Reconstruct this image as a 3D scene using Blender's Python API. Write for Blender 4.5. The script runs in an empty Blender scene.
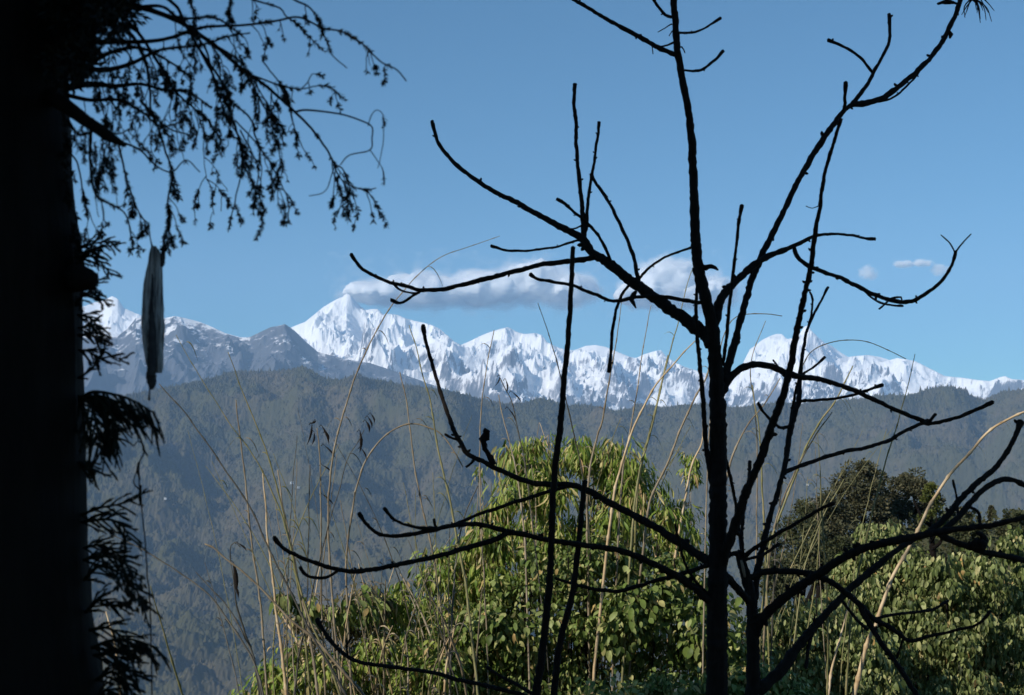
import bpy, math, random
import numpy as np
from mathutils import Vector

# ---------------------------------------------------------------- camera
scene = bpy.context.scene
F_PX = 1024 * 50.0 / 36.0
PITCH = math.atan(102.5 / F_PX)
CAM = np.array([0.0, 0.0, 1.7])
cam_data = bpy.data.cameras.new('camera')
cam_data.lens = 50; cam_data.sensor_width = 36
cam_data.clip_start = 0.05; cam_data.clip_end = 120000
cam_data.dof.use_dof = True
cam_data.dof.focus_distance = 14.0
cam_data.dof.aperture_fstop = 8
cam = bpy.data.objects.new('camera', cam_data)
scene.collection.objects.link(cam)
cam.location = CAM
cam.rotation_euler = (math.radians(90) + PITCH, 0, 0)
scene.camera = cam

# ---------------------------------------------------------------- sky, sun, exposure
SUN = Vector((-0.74, -0.52, 0.50)).normalized()          # towards the sun: left, a little behind the camera
SUN_EL = math.asin(SUN.z)
SUN_AZ = math.atan2(SUN.x, SUN.y)
world = bpy.data.worlds.new('World'); scene.world = world; world.use_nodes = True
wn = world.node_tree; wn.nodes.clear()
sky = wn.nodes.new('ShaderNodeTexSky'); sky.sky_type = 'NISHITA'; sky.sun_disc = False
sky.sun_elevation = SUN_EL; sky.sun_rotation = SUN_AZ
sky.altitude = 2400; sky.air_density = 1.0; sky.dust_density = 0.1; sky.ozone_density = 1.5
bg = wn.nodes.new('ShaderNodeBackground'); bg.inputs['Strength'].default_value = 0.088
wo = wn.nodes.new('ShaderNodeOutputWorld')
wb = wn.nodes.new('ShaderNodeMix'); wb.data_type = 'RGBA'; wb.blend_type = 'MULTIPLY'; wb.inputs[0].default_value = 1.0
wb.inputs[7].default_value = (0.44, 0.91, 1.06, 1)      # white balance of the sky light
wn.links.new(sky.outputs[0], wb.inputs[6]); wn.links.new(wb.outputs[2], bg.inputs[0]); wn.links.new(bg.outputs[0], wo.inputs[0])
sd = bpy.data.lights.new('sun', 'SUN'); sd.energy = 5.0; sd.angle = math.radians(0.5); sd.color = (1.0, 0.94, 0.86)
sun = bpy.data.objects.new('sun', sd); scene.collection.objects.link(sun)
sun.rotation_euler = SUN.to_track_quat('Z', 'Y').to_euler()
scene.view_settings.view_transform = 'Standard'; scene.view_settings.look = 'None'
scene.view_settings.exposure = 0.15; scene.view_settings.gamma = 1.0
scene.view_settings.use_curve_mapping = False
scene.cycles.volume_bounces = 16
scene.cycles.transparent_max_bounces = 8
scene.cycles.max_bounces = 18

HAZE = 2.8e-5

# ---------------------------------------------------------------- helpers
def P(px, py, Y):
    """world point at depth Y on the line of sight through a point of the photo"""
    dx = (px - 512.0) / F_PX; dy = -(py - 347.5) / F_PX
    den = math.cos(PITCH) - dy * math.sin(PITCH)
    return np.array([CAM[0] + Y * dx / den, CAM[1] + Y, CAM[2] + Y * (math.sin(PITCH) + dy * math.cos(PITCH)) / den])
def slopes(px, py):
    dx = (px - 512.0) / F_PX; dy = -(py - 347.5) / F_PX
    den = math.cos(PITCH) - dy * math.sin(PITCH)
    return dx / den, (math.sin(PITCH) + dy * math.cos(PITCH)) / den

def tag(o, label=None, category=None, group=None, kind=None):
    if label: o['label'] = label
    if category: o['category'] = category
    if group: o['group'] = group
    if kind: o['kind'] = kind
    return o
def empty(name, loc):
    o = bpy.data.objects.new(name, None); scene.collection.objects.link(o)
    o.location = loc; o.empty_display_size = 0.1
    return o
def link_mesh(name, v, f, mat, parent=None, smooth=True, origin=None):
    """v: (n,3) world coordinates; f: list/array of faces"""
    v = np.asarray(v, dtype=np.float64)
    if parent is not None: off = np.array(parent_world(parent))
    elif origin is not None: off = np.array(origin, dtype=float)
    else: off = np.zeros(3)
    v = v - off
    me = bpy.data.meshes.new(name)
    if isinstance(f, np.ndarray):
        n = f.shape[1]
        me.vertices.add(len(v)); me.vertices.foreach_set('co', v.astype(np.float32).ravel())
        me.loops.add(f.size); me.loops.foreach_set('vertex_index', f.astype(np.int32).ravel())
        me.polygons.add(len(f))
        me.polygons.foreach_set('loop_start', np.arange(0, f.size, n, dtype=np.int32))
        me.update(calc_edges=True)
    else:
        me.from_pydata(v.tolist(), [], f)
    me.polygons.foreach_set('use_smooth', [smooth] * len(me.polygons))
    me.update()
    if mat: me.materials.append(mat)
    o = bpy.data.objects.new(name, me); scene.collection.objects.link(o)
    if parent is not None: o.parent = parent
    elif origin is not None: o.location = off
    return o
def parent_world(p):
    x = np.zeros(3)
    while p is not None:
        x = x + np.array(p.location); p = p.parent
    return x

class MB:
    """collects pieces of ONE mesh"""
    def __init__(s): s.v = []; s.f = []; s.n = 0
    def add(s, v, f):
        v = np.asarray(v, dtype=float); s.v.append(v); s.f.append(np.asarray(f) + s.n); s.n += len(v)
    def build(s, name, mat, parent=None, smooth=True, origin=None):
        if not s.v: return None
        v = np.vstack(s.v)
        widths = {a.shape[1] for a in s.f}
        if len(widths) == 1: f = np.vstack(s.f)
        else: f = [tuple(r) for a in s.f for r in a.tolist()]
        return link_mesh(name, v, f, mat, parent, smooth, origin)

def catmull(pts, step):
    """smooth an (n,k) polyline; step in units of the first three columns"""
    pts = np.asarray(pts, dtype=float)
    if len(pts) == 2:
        n = max(2, int(np.linalg.norm((pts[1] - pts[0])[:2]) / step)); t = np.linspace(0, 1, n + 1)[:, None]
        return pts[0] * (1 - t) + pts[1] * t
    q = np.vstack([2 * pts[0] - pts[1], pts, 2 * pts[-1] - pts[-2]])
    out = []
    for i in range(1, len(q) - 2):
        p0, p1, p2, p3 = q[i - 1], q[i], q[i + 1], q[i + 2]
        n = max(1, int(np.linalg.norm((p2 - p1)[:2]) / step))
        for k in range(n):
            t = k / n
            out.append(0.5 * ((2 * p1) + (-p0 + p2) * t + (2 * p0 - 5 * p1 + 4 * p2 - p3) * t * t + (-p0 + 3 * p1 - 3 * p2 + p3) * t ** 3))
    out.append(q[-2]); return np.array(out)

def tube(c, r, sides=7, rough=0.0, rng=None, cap=True):
    """tapered tube round the centre line c (n,3) with radii r (n)"""
    c = np.asarray(c, dtype=float); r = np.asarray(r, dtype=float); n = len(c)
    tan = np.gradient(c, axis=0); tan /= np.linalg.norm(tan, axis=1)[:, None] + 1e-12
    ref = np.array([0.0, 1.0, 0.0]) if abs(tan[:, 1]).max() < 0.95 else np.array([1.0, 0.3, 0.1])
    a = np.cross(tan, ref); a /= np.linalg.norm(a, axis=1)[:, None] + 1e-12
    b = np.cross(tan, a)
    th = np.linspace(0, 2 * math.pi, sides, endpoint=False)
    R = r[:, None] * np.ones(sides)[None, :]
    if rough and rng is not None: R = R * (1 + rough * rng.uniform(-1, 1, R.shape))
    v = c[:, None, :] + R[:, :, None] * (np.cos(th)[None, :, None] * a[:, None, :] + np.sin(th)[None, :, None] * b[:, None, :])
    v = v.reshape(-1, 3)
    i = np.arange(n - 1)[:, None] * sides; j = np.arange(sides)[None, :]; j2 = (j + 1) % sides
    f = np.stack([i + j, i + j2, i + sides + j2, i + sides + j], axis=-1).reshape(-1, 4)
    if cap:
        v = np.vstack([v, c[0], c[-1] + tan[-1] * r[-1] * 0.6])
        k0, k1 = n * sides, n * sides + 1; jj = np.arange(sides); j2 = (jj + 1) % sides
        e = (n - 1) * sides
        f = np.vstack([f, np.stack([np.full(sides, k0), j2, jj, np.full(sides, k0)], -1)[:, :4] * 1,
                       np.stack([np.full(sides, k1), e + jj, e + j2, np.full(sides, k1)], -1)])
        # triangles are stored as quads with a doubled corner split off to its own vertex
        v = np.vstack([v, v[k0] + 1e-6, v[k1] + 1e-6])
        m = f[:, 0] == f[:, 3]
        f[m & (f[:, 0] == k0), 3] = n * sides + 2
        f[m & (f[:, 0] == k1), 3] = n * sides + 3
    return v, f

# value noise on numpy arrays
def _hash(ix, iy, seed):
    h = (ix.astype(np.int64) * 374761393 + iy.astype(np.int64) * 668265263 + seed * 144665) & 0xFFFFFFFF
    h = ((h ^ (h >> 13)) * 1274126177) & 0xFFFFFFFF
    return (h ^ (h >> 16)) & 0xFFFFFFFF
def perlin(x, y, seed=0):
    ix = np.floor(x); iy = np.floor(y); fx = x - ix; fy = y - iy
    u = fx * fx * fx * (fx * (fx * 6 - 15) + 10); w = fy * fy * fy * (fy * (fy * 6 - 15) + 10)
    def g(dx, dy):
        a = _hash(ix + dx, iy + dy, seed) * (2 * math.pi / 4294967296.0)
        return np.cos(a) * (fx - dx) + np.sin(a) * (fy - dy)
    return ((g(0, 0) * (1 - u) + g(1, 0) * u) * (1 - w) + (g(0, 1) * (1 - u) + g(1, 1) * u) * w) * 1.5
def fbm(x, y, o=5, seed=0, gain=0.5):
    s = np.zeros_like(x); a = 1.0; t = 0
    for k in range(o): s += a * perlin(x * 2 ** k, y * 2 ** k, seed + k * 17); t += a; a *= gain
    return s / t
def ridged(x, y, o=6, seed=0, gain=0.55):
    s = np.zeros_like(x); a = 1.0; t = 0; w = np.ones_like(x)
    for k in range(o):
        n = 1 - np.abs(perlin(x * 2.03 ** k, y * 2.03 ** k, seed + k * 31)) * 1.6
        n = np.clip(n, 0, 1) ** 2 * w; w = np.clip(n * 1.6, 0, 1)
        s += a * n; t += a; a *= gain
    return s / t

# ---------------------------------------------------------------- materials
def new_mat(name):
    m = bpy.data.materials.new(name); m.use_nodes = True
    nt = m.node_tree; b = nt.nodes['Principled BSDF']
    return m, nt, b
def N(nt, kind, **kw):
    n = nt.nodes.new(kind)
    for k, v in kw.items():
        if k in n.inputs: n.inputs[k].default_value = v
        else: setattr(n, k, v)
    return n
def ramp(nt, src, stops):
    r = nt.nodes.new('ShaderNodeValToRGB'); e = r.color_ramp.elements
    e[0].position, e[0].color = stops[0][0], (*stops[0][1], 1)
    e[1].position, e[1].color = stops[-1][0], (*stops[-1][1], 1)
    for p, c in stops[1:-1]:
        x = e.new(p); x.color = (*c, 1)
    nt.links.new(src, r.inputs[0]); return r
def noise_tex(nt, scale, detail=6, rough=0.6, vec=None, coord='Object', stretch=None):
    n = N(nt, 'ShaderNodeTexNoise', Scale=scale, Detail=detail, Roughness=rough)
    tc = nt.nodes.new('ShaderNodeTexCoord'); out = tc.outputs[coord]
    if stretch:
        mp = nt.nodes.new('ShaderNodeMapping'); mp.inputs['Scale'].default_value = stretch
        nt.links.new(out, mp.inputs[0]); out = mp.outputs[0]
    nt.links.new(out, n.inputs['Vector']); return n

def bark_mat(name, dark, light, scale=40, stretch=(1, 1, 0.25), bump=0.6):
    m, nt, b = new_mat(name)
    n = noise_tex(nt, scale, 8, 0.65, stretch=stretch)
    r = ramp(nt, n.outputs['Fac'], [(0.3, dark), (0.72, light)])
    nt.links.new(r.outputs[0], b.inputs['Base Color'])
    b.inputs['Roughness'].default_value = 0.92
    b.inputs['Specular IOR Level'].default_value = 0.15
    bp = N(nt, 'ShaderNodeBump', Strength=bump, Distance=0.006)
    nt.links.new(n.outputs['Fac'], bp.inputs['Height']); nt.links.new(bp.outputs[0], b.inputs['Normal'])
    return m
def leaf_mat(name, stops, rough=0.45, trans=0.25, spec=0.4):
    """a colour of its own for every leaf"""
    m, nt, b = new_mat(name)
    g = nt.nodes.new('ShaderNodeNewGeometry')
    r = ramp(nt, g.outputs['Random Per Island'], stops)
    n = noise_tex(nt, 30, 3, 0.6)
    mix = nt.nodes.new('ShaderNodeMix'); mix.data_type = 'RGBA'; mix.blend_type = 'MULTIPLY'
    mix.inputs[0].default_value = 0.5
    r2 = ramp(nt, n.outputs['Fac'], [(0.3, (0.45, 0.45, 0.45)), (0.7, (1.25, 1.25, 1.25))])
    nt.links.new(r.outputs[0], mix.inputs[6]); nt.links.new(r2.outputs[0], mix.inputs[7])
    nt.links.new(mix.outputs[2], b.inputs['Base Color'])
    b.inputs['Roughness'].default_value = rough; b.inputs['Specular IOR Level'].default_value = spec
    if trans > 0:
        t = nt.nodes.new('ShaderNodeBsdfTranslucent'); nt.links.new(mix.outputs[2], t.inputs[0])
        ms = nt.nodes.new('ShaderNodeMixShader'); ms.inputs[0].default_value = trans
        nt.links.new(b.outputs[0], ms.inputs[1]); nt.links.new(t.outputs[0], ms.inputs[2])
        nt.links.new(ms.outputs[0], nt.nodes['Material Output'].inputs[0])
    return m

M = {}
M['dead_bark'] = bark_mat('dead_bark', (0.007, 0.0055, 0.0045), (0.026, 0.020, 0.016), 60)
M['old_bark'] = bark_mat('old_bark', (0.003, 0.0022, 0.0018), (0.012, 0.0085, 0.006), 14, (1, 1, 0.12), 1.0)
M['painted_lit_sliver'] = bark_mat('painted_lit_sliver', (0.16, 0.11, 0.07), (0.38, 0.29, 0.20), 50, (1, 1, 0.1))  # pale tone carries the light on the broken stub
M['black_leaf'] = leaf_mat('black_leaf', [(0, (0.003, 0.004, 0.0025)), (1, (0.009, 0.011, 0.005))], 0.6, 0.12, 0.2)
M['conifer_leaf'] = leaf_mat('conifer_leaf', [(0, (0.004, 0.007, 0.004)), (1, (0.012, 0.017, 0.008))], 0.6, 0.08, 0.2)
M['shade_leaf'] = leaf_mat('shade_leaf', [(0, (0.02, 0.032, 0.012)), (1, (0.05, 0.065, 0.02))], 0.6, 0.1, 0.2)
M['cane_leaf'] = leaf_mat('cane_leaf', [(0, (0.067, 0.122, 0.017)), (0.4, (0.189, 0.281, 0.039)), (0.75, (0.403, 0.451, 0.098)), (0.88, (0.610, 0.512, 0.220)), (1, (0.537, 0.354, 0.159))], 0.5, 0.25, 0.3)
M['broad_leaf'] = leaf_mat('broad_leaf', [(0, (0.052, 0.085, 0.017)), (0.5, (0.169, 0.234, 0.049)), (0.82, (0.364, 0.403, 0.143)), (0.95, (0.520, 0.468, 0.182)), (1, (0.546, 0.338, 0.130))], 0.5, 0.2, 0.22)
M['right_leaf'] = leaf_mat('right_leaf', [(0, (0.058, 0.085, 0.023)), (0.5, (0.189, 0.234, 0.072)), (0.88, (0.416, 0.442, 0.182)), (0.97, (0.546, 0.494, 0.221)), (1, (0.546, 0.312, 0.104))], 0.5, 0.18, 0.25)
M['far_tree_leaf'] = leaf_mat('far_tree_leaf', [(0, (0.05, 0.055, 0.028)), (0.7, (0.095, 0.095, 0.05)), (1, (0.15, 0.13, 0.065))], 0.7, 0.1, 0.2)
M['far_olive_leaf'] = leaf_mat('far_olive_leaf', [(0, (0.04, 0.05, 0.022)), (0.7, (0.075, 0.085, 0.035)), (1, (0.13, 0.12, 0.055))], 0.7, 0.1, 0.2)
M['far_yellow_leaf'] = leaf_mat('far_yellow_leaf', [(0, (0.06, 0.08, 0.018)), (1, (0.15, 0.16, 0.035))], 0.7, 0.15, 0.2)
M['dry_leaf'] = leaf_mat('dry_leaf', [(0, (0.10, 0.09, 0.04)), (0.5, (0.22, 0.18, 0.09)), (1, (0.36, 0.28, 0.16))], 0.6, 0.25, 0.3)
def reed_mat(name, a, b_, c_):
    m, nt, b = new_mat(name)
    n = noise_tex(nt, 9, 5, 0.6)
    r = ramp(nt, n.outputs['Fac'], [(0.28, a), (0.5, b_), (0.72, c_)])
    nt.links.new(r.outputs[0], b.inputs['Base Color']); b.inputs['Roughness'].default_value = 0.6
    return m
M['dry_reed'] = reed_mat('dry_reed', (0.13, 0.095, 0.06), (0.24, 0.19, 0.12), (0.36, 0.29, 0.19))
M['green_reed'] = reed_mat('green_reed', (0.12, 0.11, 0.04), (0.20, 0.19, 0.07), (0.34, 0.28, 0.14))
M['pale_reed'] = reed_mat('pale_reed', (0.36, 0.23, 0.11), (0.52, 0.38, 0.21), (0.66, 0.52, 0.33))
M['grey_reed'] = reed_mat('grey_reed', (0.035, 0.035, 0.028), (0.07, 0.065, 0.05), (0.13, 0.115, 0.08))
# ---------------------------------------------------------------- ground
def ground_z(x, y):
    x = np.asarray(x, dtype=float); y = np.asarray(y, dtype=float)
    s = y - 3.0
    down = -0.45 * (np.sqrt(s * s + 4) + s) / 2 + 0.0
    floor = -1420.0
    z = floor + np.logaddexp(0, (down - floor) / 60.0) * 60.0
    back = np.clip(-y, 0, None); z = z + 90 * (1 - np.exp(-back * 0.28 / 90))
    spur = 45.0 * np.exp(-((y - 118) / 34.0) ** 2) / (1 + np.exp(-(x - 19.5 - (y - 110) * 0.1) / 2.2))
    z = z + spur
    r = np.hypot(x, y)
    z = z + 0.25 * fbm(x / 6 + 3, y / 6, 3, 5) * np.clip(r / 6, 0, 1) + np.clip(r / 900, 0, 1) * 45 * fbm(x / 700, y / 700, 4, 9)
    return z
m, nt, b = new_mat('ground_cover')
n1 = noise_tex(nt, 0.9, 9, 0.7); r1 = ramp(nt, n1.outputs['Fac'], [(0.3, (0.035, 0.032, 0.016)), (0.5, (0.055, 0.06, 0.022)), (0.72, (0.12, 0.10, 0.05))])
nt.links.new(r1.outputs[0], b.inputs['Base Color']); b.inputs['Roughness'].default_value = 0.95
M['ground'] = m
NR, NS = 250, 300
rr = np.concatenate([[0], np.geomspace(0.5, 34500, NR)]); th = np.linspace(0, 2 * math.pi, NS, endpoint=False)
RR, TH = np.meshgrid(rr, th, indexing='ij')
gx = RR * np.cos(TH); gy = RR * np.sin(TH)
gy = np.clip(gy, -12000, None)
gz = ground_z(gx, gy)
i = np.arange(NR)[:, None] * NS; j = np.arange(NS)[None, :]; j2 = (j + 1) % NS
gf = np.stack([i + j, i + j2, i + NS + j2, i + NS + j], -1).reshape(-1, 4)[NS:]
o = link_mesh('ground', np.stack([gx, gy, gz], -1).reshape(-1, 3), gf, M['ground']); tag(o, kind='structure')

# ---------------------------------------------------------------- terrain seen far away
def terrain(name, prof, px0, px1, ncol, crest, front, zfront, back, zback, nfront, nback, shape, detail, mat, seed, crest_wob=0.04, smooth=False):
    """a range whose skyline follows the traced profile, at its own distance and with its own foothills"""
    prof = np.array(prof, dtype=float)
    px = np.linspace(px0, px1, ncol)
    py = np.interp(px, prof[:, 0], prof[:, 1])
    out = np.clip((prof[0, 0] - px) / 300, 0, 1) + np.clip((px - prof[-1, 0]) / 300, 0, 1)
    py = py + out * 14 * fbm(px / 120, px * 0, 5, seed + 3)
    sx, sz = slopes(px, py)
    Yc = crest * (1 + crest_wob * fbm(px / 170.0, px * 0 + 2.2, 4, seed))
    zc = sz * Yc + CAM[2]
    tf = np.linspace(0, 1, nfront); tb = np.linspace(0, 1, nback + 1)[1:]
    T, C = np.meshgrid(tf, np.arange(ncol), indexing='ij')
    Yf = front + (Yc[C] - front) * T
    Xf = Yf * sx[C]
    Zf = shape(T, Xf, Yf, zfront, zc[C], seed)
    T2, C2 = np.meshgrid(tb, np.arange(ncol), indexing='ij')
    Yb = Yc[C2] + (back - Yc[C2]) * T2; Xb = Yb * sx[C2]
    Zb = zc[C2] + (zback - zc[C2]) * T2 ** 0.8
    win = np.clip((1 - T) * 30, 0, 1)
    Zf = Zf + detail(Xf, Yf, T, seed) * win
    # keep the traced skyline the highest line of sight
    lim = sz[C] * Yf + CAM[2] - (1 - T) * (zc[C]) * 0.012
    Zf = np.where(T < 0.999, np.minimum(Zf, lim), Zf)
    X = np.vstack([Xf, Xb]); Y = np.vstack([Yf, Yb]); Z = np.vstack([Zf, Zb])
    nr = X.shape[0]
    i = np.arange(nr - 1)[:, None] * ncol; j = np.arange(ncol - 1)[None, :]
    f = np.stack([i + j, i + j + 1, i + ncol + j + 1, i + ncol + j], -1).reshape(-1, 4)
    o = link_mesh(name, np.stack([X, Y, Z], -1).reshape(-1, 3), f, mat, smooth=smooth); tag(o, kind='structure')
    return o

def mountain_mat(name, snow_hi, snow_lo, rocky, seed=0):
    """snow on what is high and not too steep, bare rock on the steep and low ground"""
    m, nt, b = new_mat(name)
    g = nt.nodes.new('ShaderNodeNewGeometry')
    sn = nt.nodes.new('ShaderNodeSeparateXYZ'); nt.links.new(g.outputs['Normal'], sn.inputs[0])
    sp = nt.nodes.new('ShaderNodeSeparateXYZ'); nt.links.new(g.outputs['Position'], sp.inputs[0])
    n1 = noise_tex(nt, 0.0011, 9, 0.68); n2 = noise_tex(nt, 0.006, 6, 0.7, stretch=(1, 1, 0.35))
    hgt = N(nt, 'ShaderNodeMapRange'); hgt.inputs['From Min'].default_value = snow_lo; hgt.inputs['From Max'].default_value = snow_hi
    nt.links.new(sp.outputs['Z'], hgt.inputs['Value'])
    def mth(op, a, b2):
        x = nt.nodes.new('ShaderNodeMath'); x.operation = op
        for k, q in ((0, a), (1, b2)):
            if isinstance(q, (int, float)): x.inputs[k].default_value = q
            else: nt.links.new(q, x.inputs[k])
        return x.outputs[0]
    s = mth('MULTIPLY', hgt.outputs[0], 0.55)
    s = mth('ADD', s, mth('MULTIPLY', sn.outputs['Z'], 0.75))
    s = mth('ADD', s, mth('MULTIPLY', n1.outputs['Fac'], 0.95))
    s = mth('ADD', s, mth('MULTIPLY', n2.outputs['Fac'], 0.6))
    s = mth('SUBTRACT', s, rocky)
    r = ramp(nt, s, [(0.42, (0.09, 0.095, 0.11)), (0.50, (0.26, 0.26, 0.28)), (0.57, (0.90, 0.90, 0.90))])
    nt.links.new(r.outputs[0], b.inputs['Base Color']); b.inputs['Roughness'].default_value = 0.85
    b.inputs['Specular IOR Level'].default_value = 0.1
    return m
M['snow_peaks'] = mountain_mat('snow_peaks', 2700, 300, 0.71)
M['dark_peaks'] = mountain_mat('dark_peaks', 2600, 300, 1.24)

def mt_shape(T, X, Y, zf, zc, seed):
    # spurs that run down towards the viewer, sharper near the top
    wx = X + 1500 * fbm(X / 2400, Y / 2400, 4, seed + 5); wy = Y + 1500 * fbm(X / 2400 + 9, Y / 2400, 4, seed + 6)
    sp = ridged(wx / 3000 + wy / 9000, wy / 5200, 6, seed + 11, 0.5)
    base = T ** 1.15
    z = zf + (zc - zf) * base
    w = np.clip(T * (1 - T) * 4, 0, 1)
    return z + (sp - 0.45) * 1500 * w
def mt_detail(X, Y, T, seed):
    return (ridged(X / 1700 + Y / 4000, Y / 1700 - X / 4000, 7, seed + 40, 0.66) - 0.35) * 760 * np.clip(T * 2, 0.2, 1) + 60 * fbm(X / 140, Y / 140, 4, seed + 71)
snow_prof = [(-400, 330), (-200, 318), (0, 322), (60, 312), (85, 306), (95, 302), (105, 300), (112, 296), (118, 299), (124, 308), (135, 313), (150, 318), (165, 318), (175, 316), (185, 323),
 (200, 327), (210, 326), (225, 333), (240, 337), (255, 338), (270, 334), (285, 330), (297, 325), (305, 322), (315, 314), (322, 308), (330, 303), (337, 299), (342, 297), (347, 293), (351, 296),
 (355, 301), (360, 306), (366, 310), (372, 309), (378, 309), (383, 314), (390, 314), (398, 315), (405, 318), (415, 321), (425, 323), (432, 325), (440, 329), (447, 335), (455, 342),
 (461, 345), (470, 341), (480, 336), (490, 332), (500, 329), (508, 327), (512, 329), (517, 332), (525, 334), (535, 333), (542, 335), (547, 342), (553, 345), (560, 348), (567, 350), (575, 350),
 (585, 346), (595, 345), (606, 347), (618, 352), (630, 357), (636, 358), (645, 354), (655, 351), (661, 350), (666, 356), (675, 362), (685, 367), (695, 370), (708, 374), (716, 380), (725, 384),
 (735, 378), (742, 365), (750, 349), (756, 345), (762, 340), (770, 336), (776, 334), (782, 334), (787, 339), (795, 338), (800, 333), (804, 327), (808, 325), (812, 331), (818, 337), (825, 343),
 (832, 346), (840, 352), (848, 357), (855, 356), (868, 355), (880, 357), (890, 360), (897, 358), (905, 359), (915, 361), (925, 366), (935, 371), (945, 376), (955, 377), (965, 378), (978, 380), (990, 381),
 (1000, 377), (1005, 376), (1012, 379), (1024, 380), (1100, 384), (1300, 372), (1500, 380)]
terrain('mountains', snow_prof, -260, 1290, 1700, 30000, 21000, 200, 33500, -500, 330, 12, mt_shape, mt_detail, M['snow_peaks'], 3)
dark_prof = [(-400, 350), (0, 342), (60, 340), (85, 336), (105, 338), (118, 336), (128, 328), (136, 318), (150, 318), (158, 320), (165, 319), (175, 316), (185, 318), (200, 322), (210, 326), (225, 333), (240, 338), (250, 337), (256, 334), (271, 327), (278, 326), (285, 324), (291, 328), (296, 332), (305, 341),
 (318, 352), (345, 359), (370, 363), (400, 373), (430, 384), (470, 397), (500, 408), (600, 425), (1400, 440)]
def dk_shape(T, X, Y, zf, zc, seed):
    sp = ridged(X / 1700 + 0.3 * fbm(X / 2500, Y / 2500, 3, seed), Y / 5000, 5, seed + 11)
    return zf + (zc - zf) * T ** 0.9 + (sp - 0.45) * 700 * np.clip(T * (1 - T) * 4, 0, 1)
def dk_detail(X, Y, T, seed):
    return (ridged(X / 900, Y / 900, 6, seed + 40, 0.6) - 0.35) * 230 + 30 * fbm(X / 120, Y / 120, 3, seed + 7)
terrain('mountains', dark_prof, -260, 900, 900, 22500, 16500, -500, 23600, -600, 200, 8, dk_shape, dk_detail, M['dark_peaks'], 8)

# forested ridge across the valley
m, nt, b = new_mat('forest_slopes')
n1 = noise_tex(nt, 0.0016, 6, 0.6); n2 = noise_tex(nt, 0.018, 7, 0.75)
r1 = ramp(nt, n2.outputs['Fac'], [(0.2, (0.048, 0.050, 0.024)), (0.5, (0.066, 0.064, 0.030)), (0.8, (0.088, 0.080, 0.040))])
r2 = ramp(nt, n1.outputs['Fac'], [(0.46, (0, 0, 0)), (0.66, (1, 1, 1))])
mx = nt.nodes.new('ShaderNodeMix'); mx.data_type = 'RGBA'
nt.links.new(r2.outputs[0], mx.inputs[0]); nt.links.new(r1.outputs[0], mx.inputs[6])
r3 = ramp(nt, n2.outputs['Fac'], [(0.3, (0.05, 0.045, 0.028)), (0.7, (0.13, 0.105, 0.07))]); nt.links.new(r3.outputs[0], mx.inputs[7])
nt.links.new(mx.outputs[2], b.inputs['Base Color']); b.inputs['Roughness'].default_value = 1.0; b.inputs['Specular IOR Level'].default_value = 0.0
M['forest'] = m
ridge_prof = [(-400, 380), (-100, 400), (60, 404), (100, 400), (128, 396), (150, 391), (180, 387), (200, 381), (215, 377), (225, 374), (240, 373), (256, 372), (280, 371), (290, 370), (302, 366), (312, 371),
 (325, 379), (340, 381), (352, 376), (360, 375), (370, 380), (385, 381), (400, 384), (430, 388), (450, 391), (470, 396), (490, 402), (505, 404), (525, 403), (540, 399), (550, 400), (560, 405), (575, 406),
 (600, 408), (610, 413), (620, 413), (640, 406), (655, 408), (665, 408), (690, 407), (705, 406), (730, 408), (760, 405), (780, 402), (800, 404), (820, 402), (840, 401), (860, 399), (875, 396), (888, 395),
 (905, 396), (918, 393), (925, 390), (940, 388), (955, 388), (965, 391), (975, 399), (985, 401), (997, 394), (1010, 391), (1024, 390), (1150, 380), (1500, 395)]
def rd_shape(T, X, Y, zf, zc, seed):
    u = X / 2100 + (Y - 6000) * 0.00030 + 0.9 * fbm(X / 2600, Y / 2600, 4, seed)
    sp = ridged(u, Y / 5200 + 2, 4, seed + 11, 0.45)
    return zf + (zc - zf) * (0.35 * T + 0.65 * T ** 1.5) + (sp - 0.42) * 600 * np.clip(T * (1 - T) * 4, 0, 1) ** 0.8
def rd_detail(X, Y, T, seed):
    g = ridged(X / 420, Y / 420, 5, seed + 20, 0.5) - 0.4
    bx = X + 160 * fbm(X / 500, Y / 500, 3, seed + 61); by = Y + 160 * fbm(X / 500 + 7, Y / 500, 3, seed + 62)
    bil = np.abs(perlin(bx / 330, by / 330, seed + 63)) * 110 + np.abs(perlin(bx / 150 + 3, by / 150, seed + 64)) * 48
    return 210 * perlin(X / 1000 + Y / 2600, Y / 1900, seed + 90) * np.clip((1 - T) * 4, 0, 1) + 120 * perlin(X / 520 - Y / 1500, Y / 1100, seed + 91) * np.clip((1 - T) * 5, 0, 1) + g * 60 + bil + 22 * fbm(X / 90, Y / 90, 2, seed + 8) + 22 * fbm(X / 34, Y / 34, 2, seed + 3, 0.8)
terrain('hills', ridge_prof, -200, 1230, 1500, 12200, 5600, -1450, 15500, -900, 620, 12, rd_shape, rd_detail, M['forest'], 21, 0.10)
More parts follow.
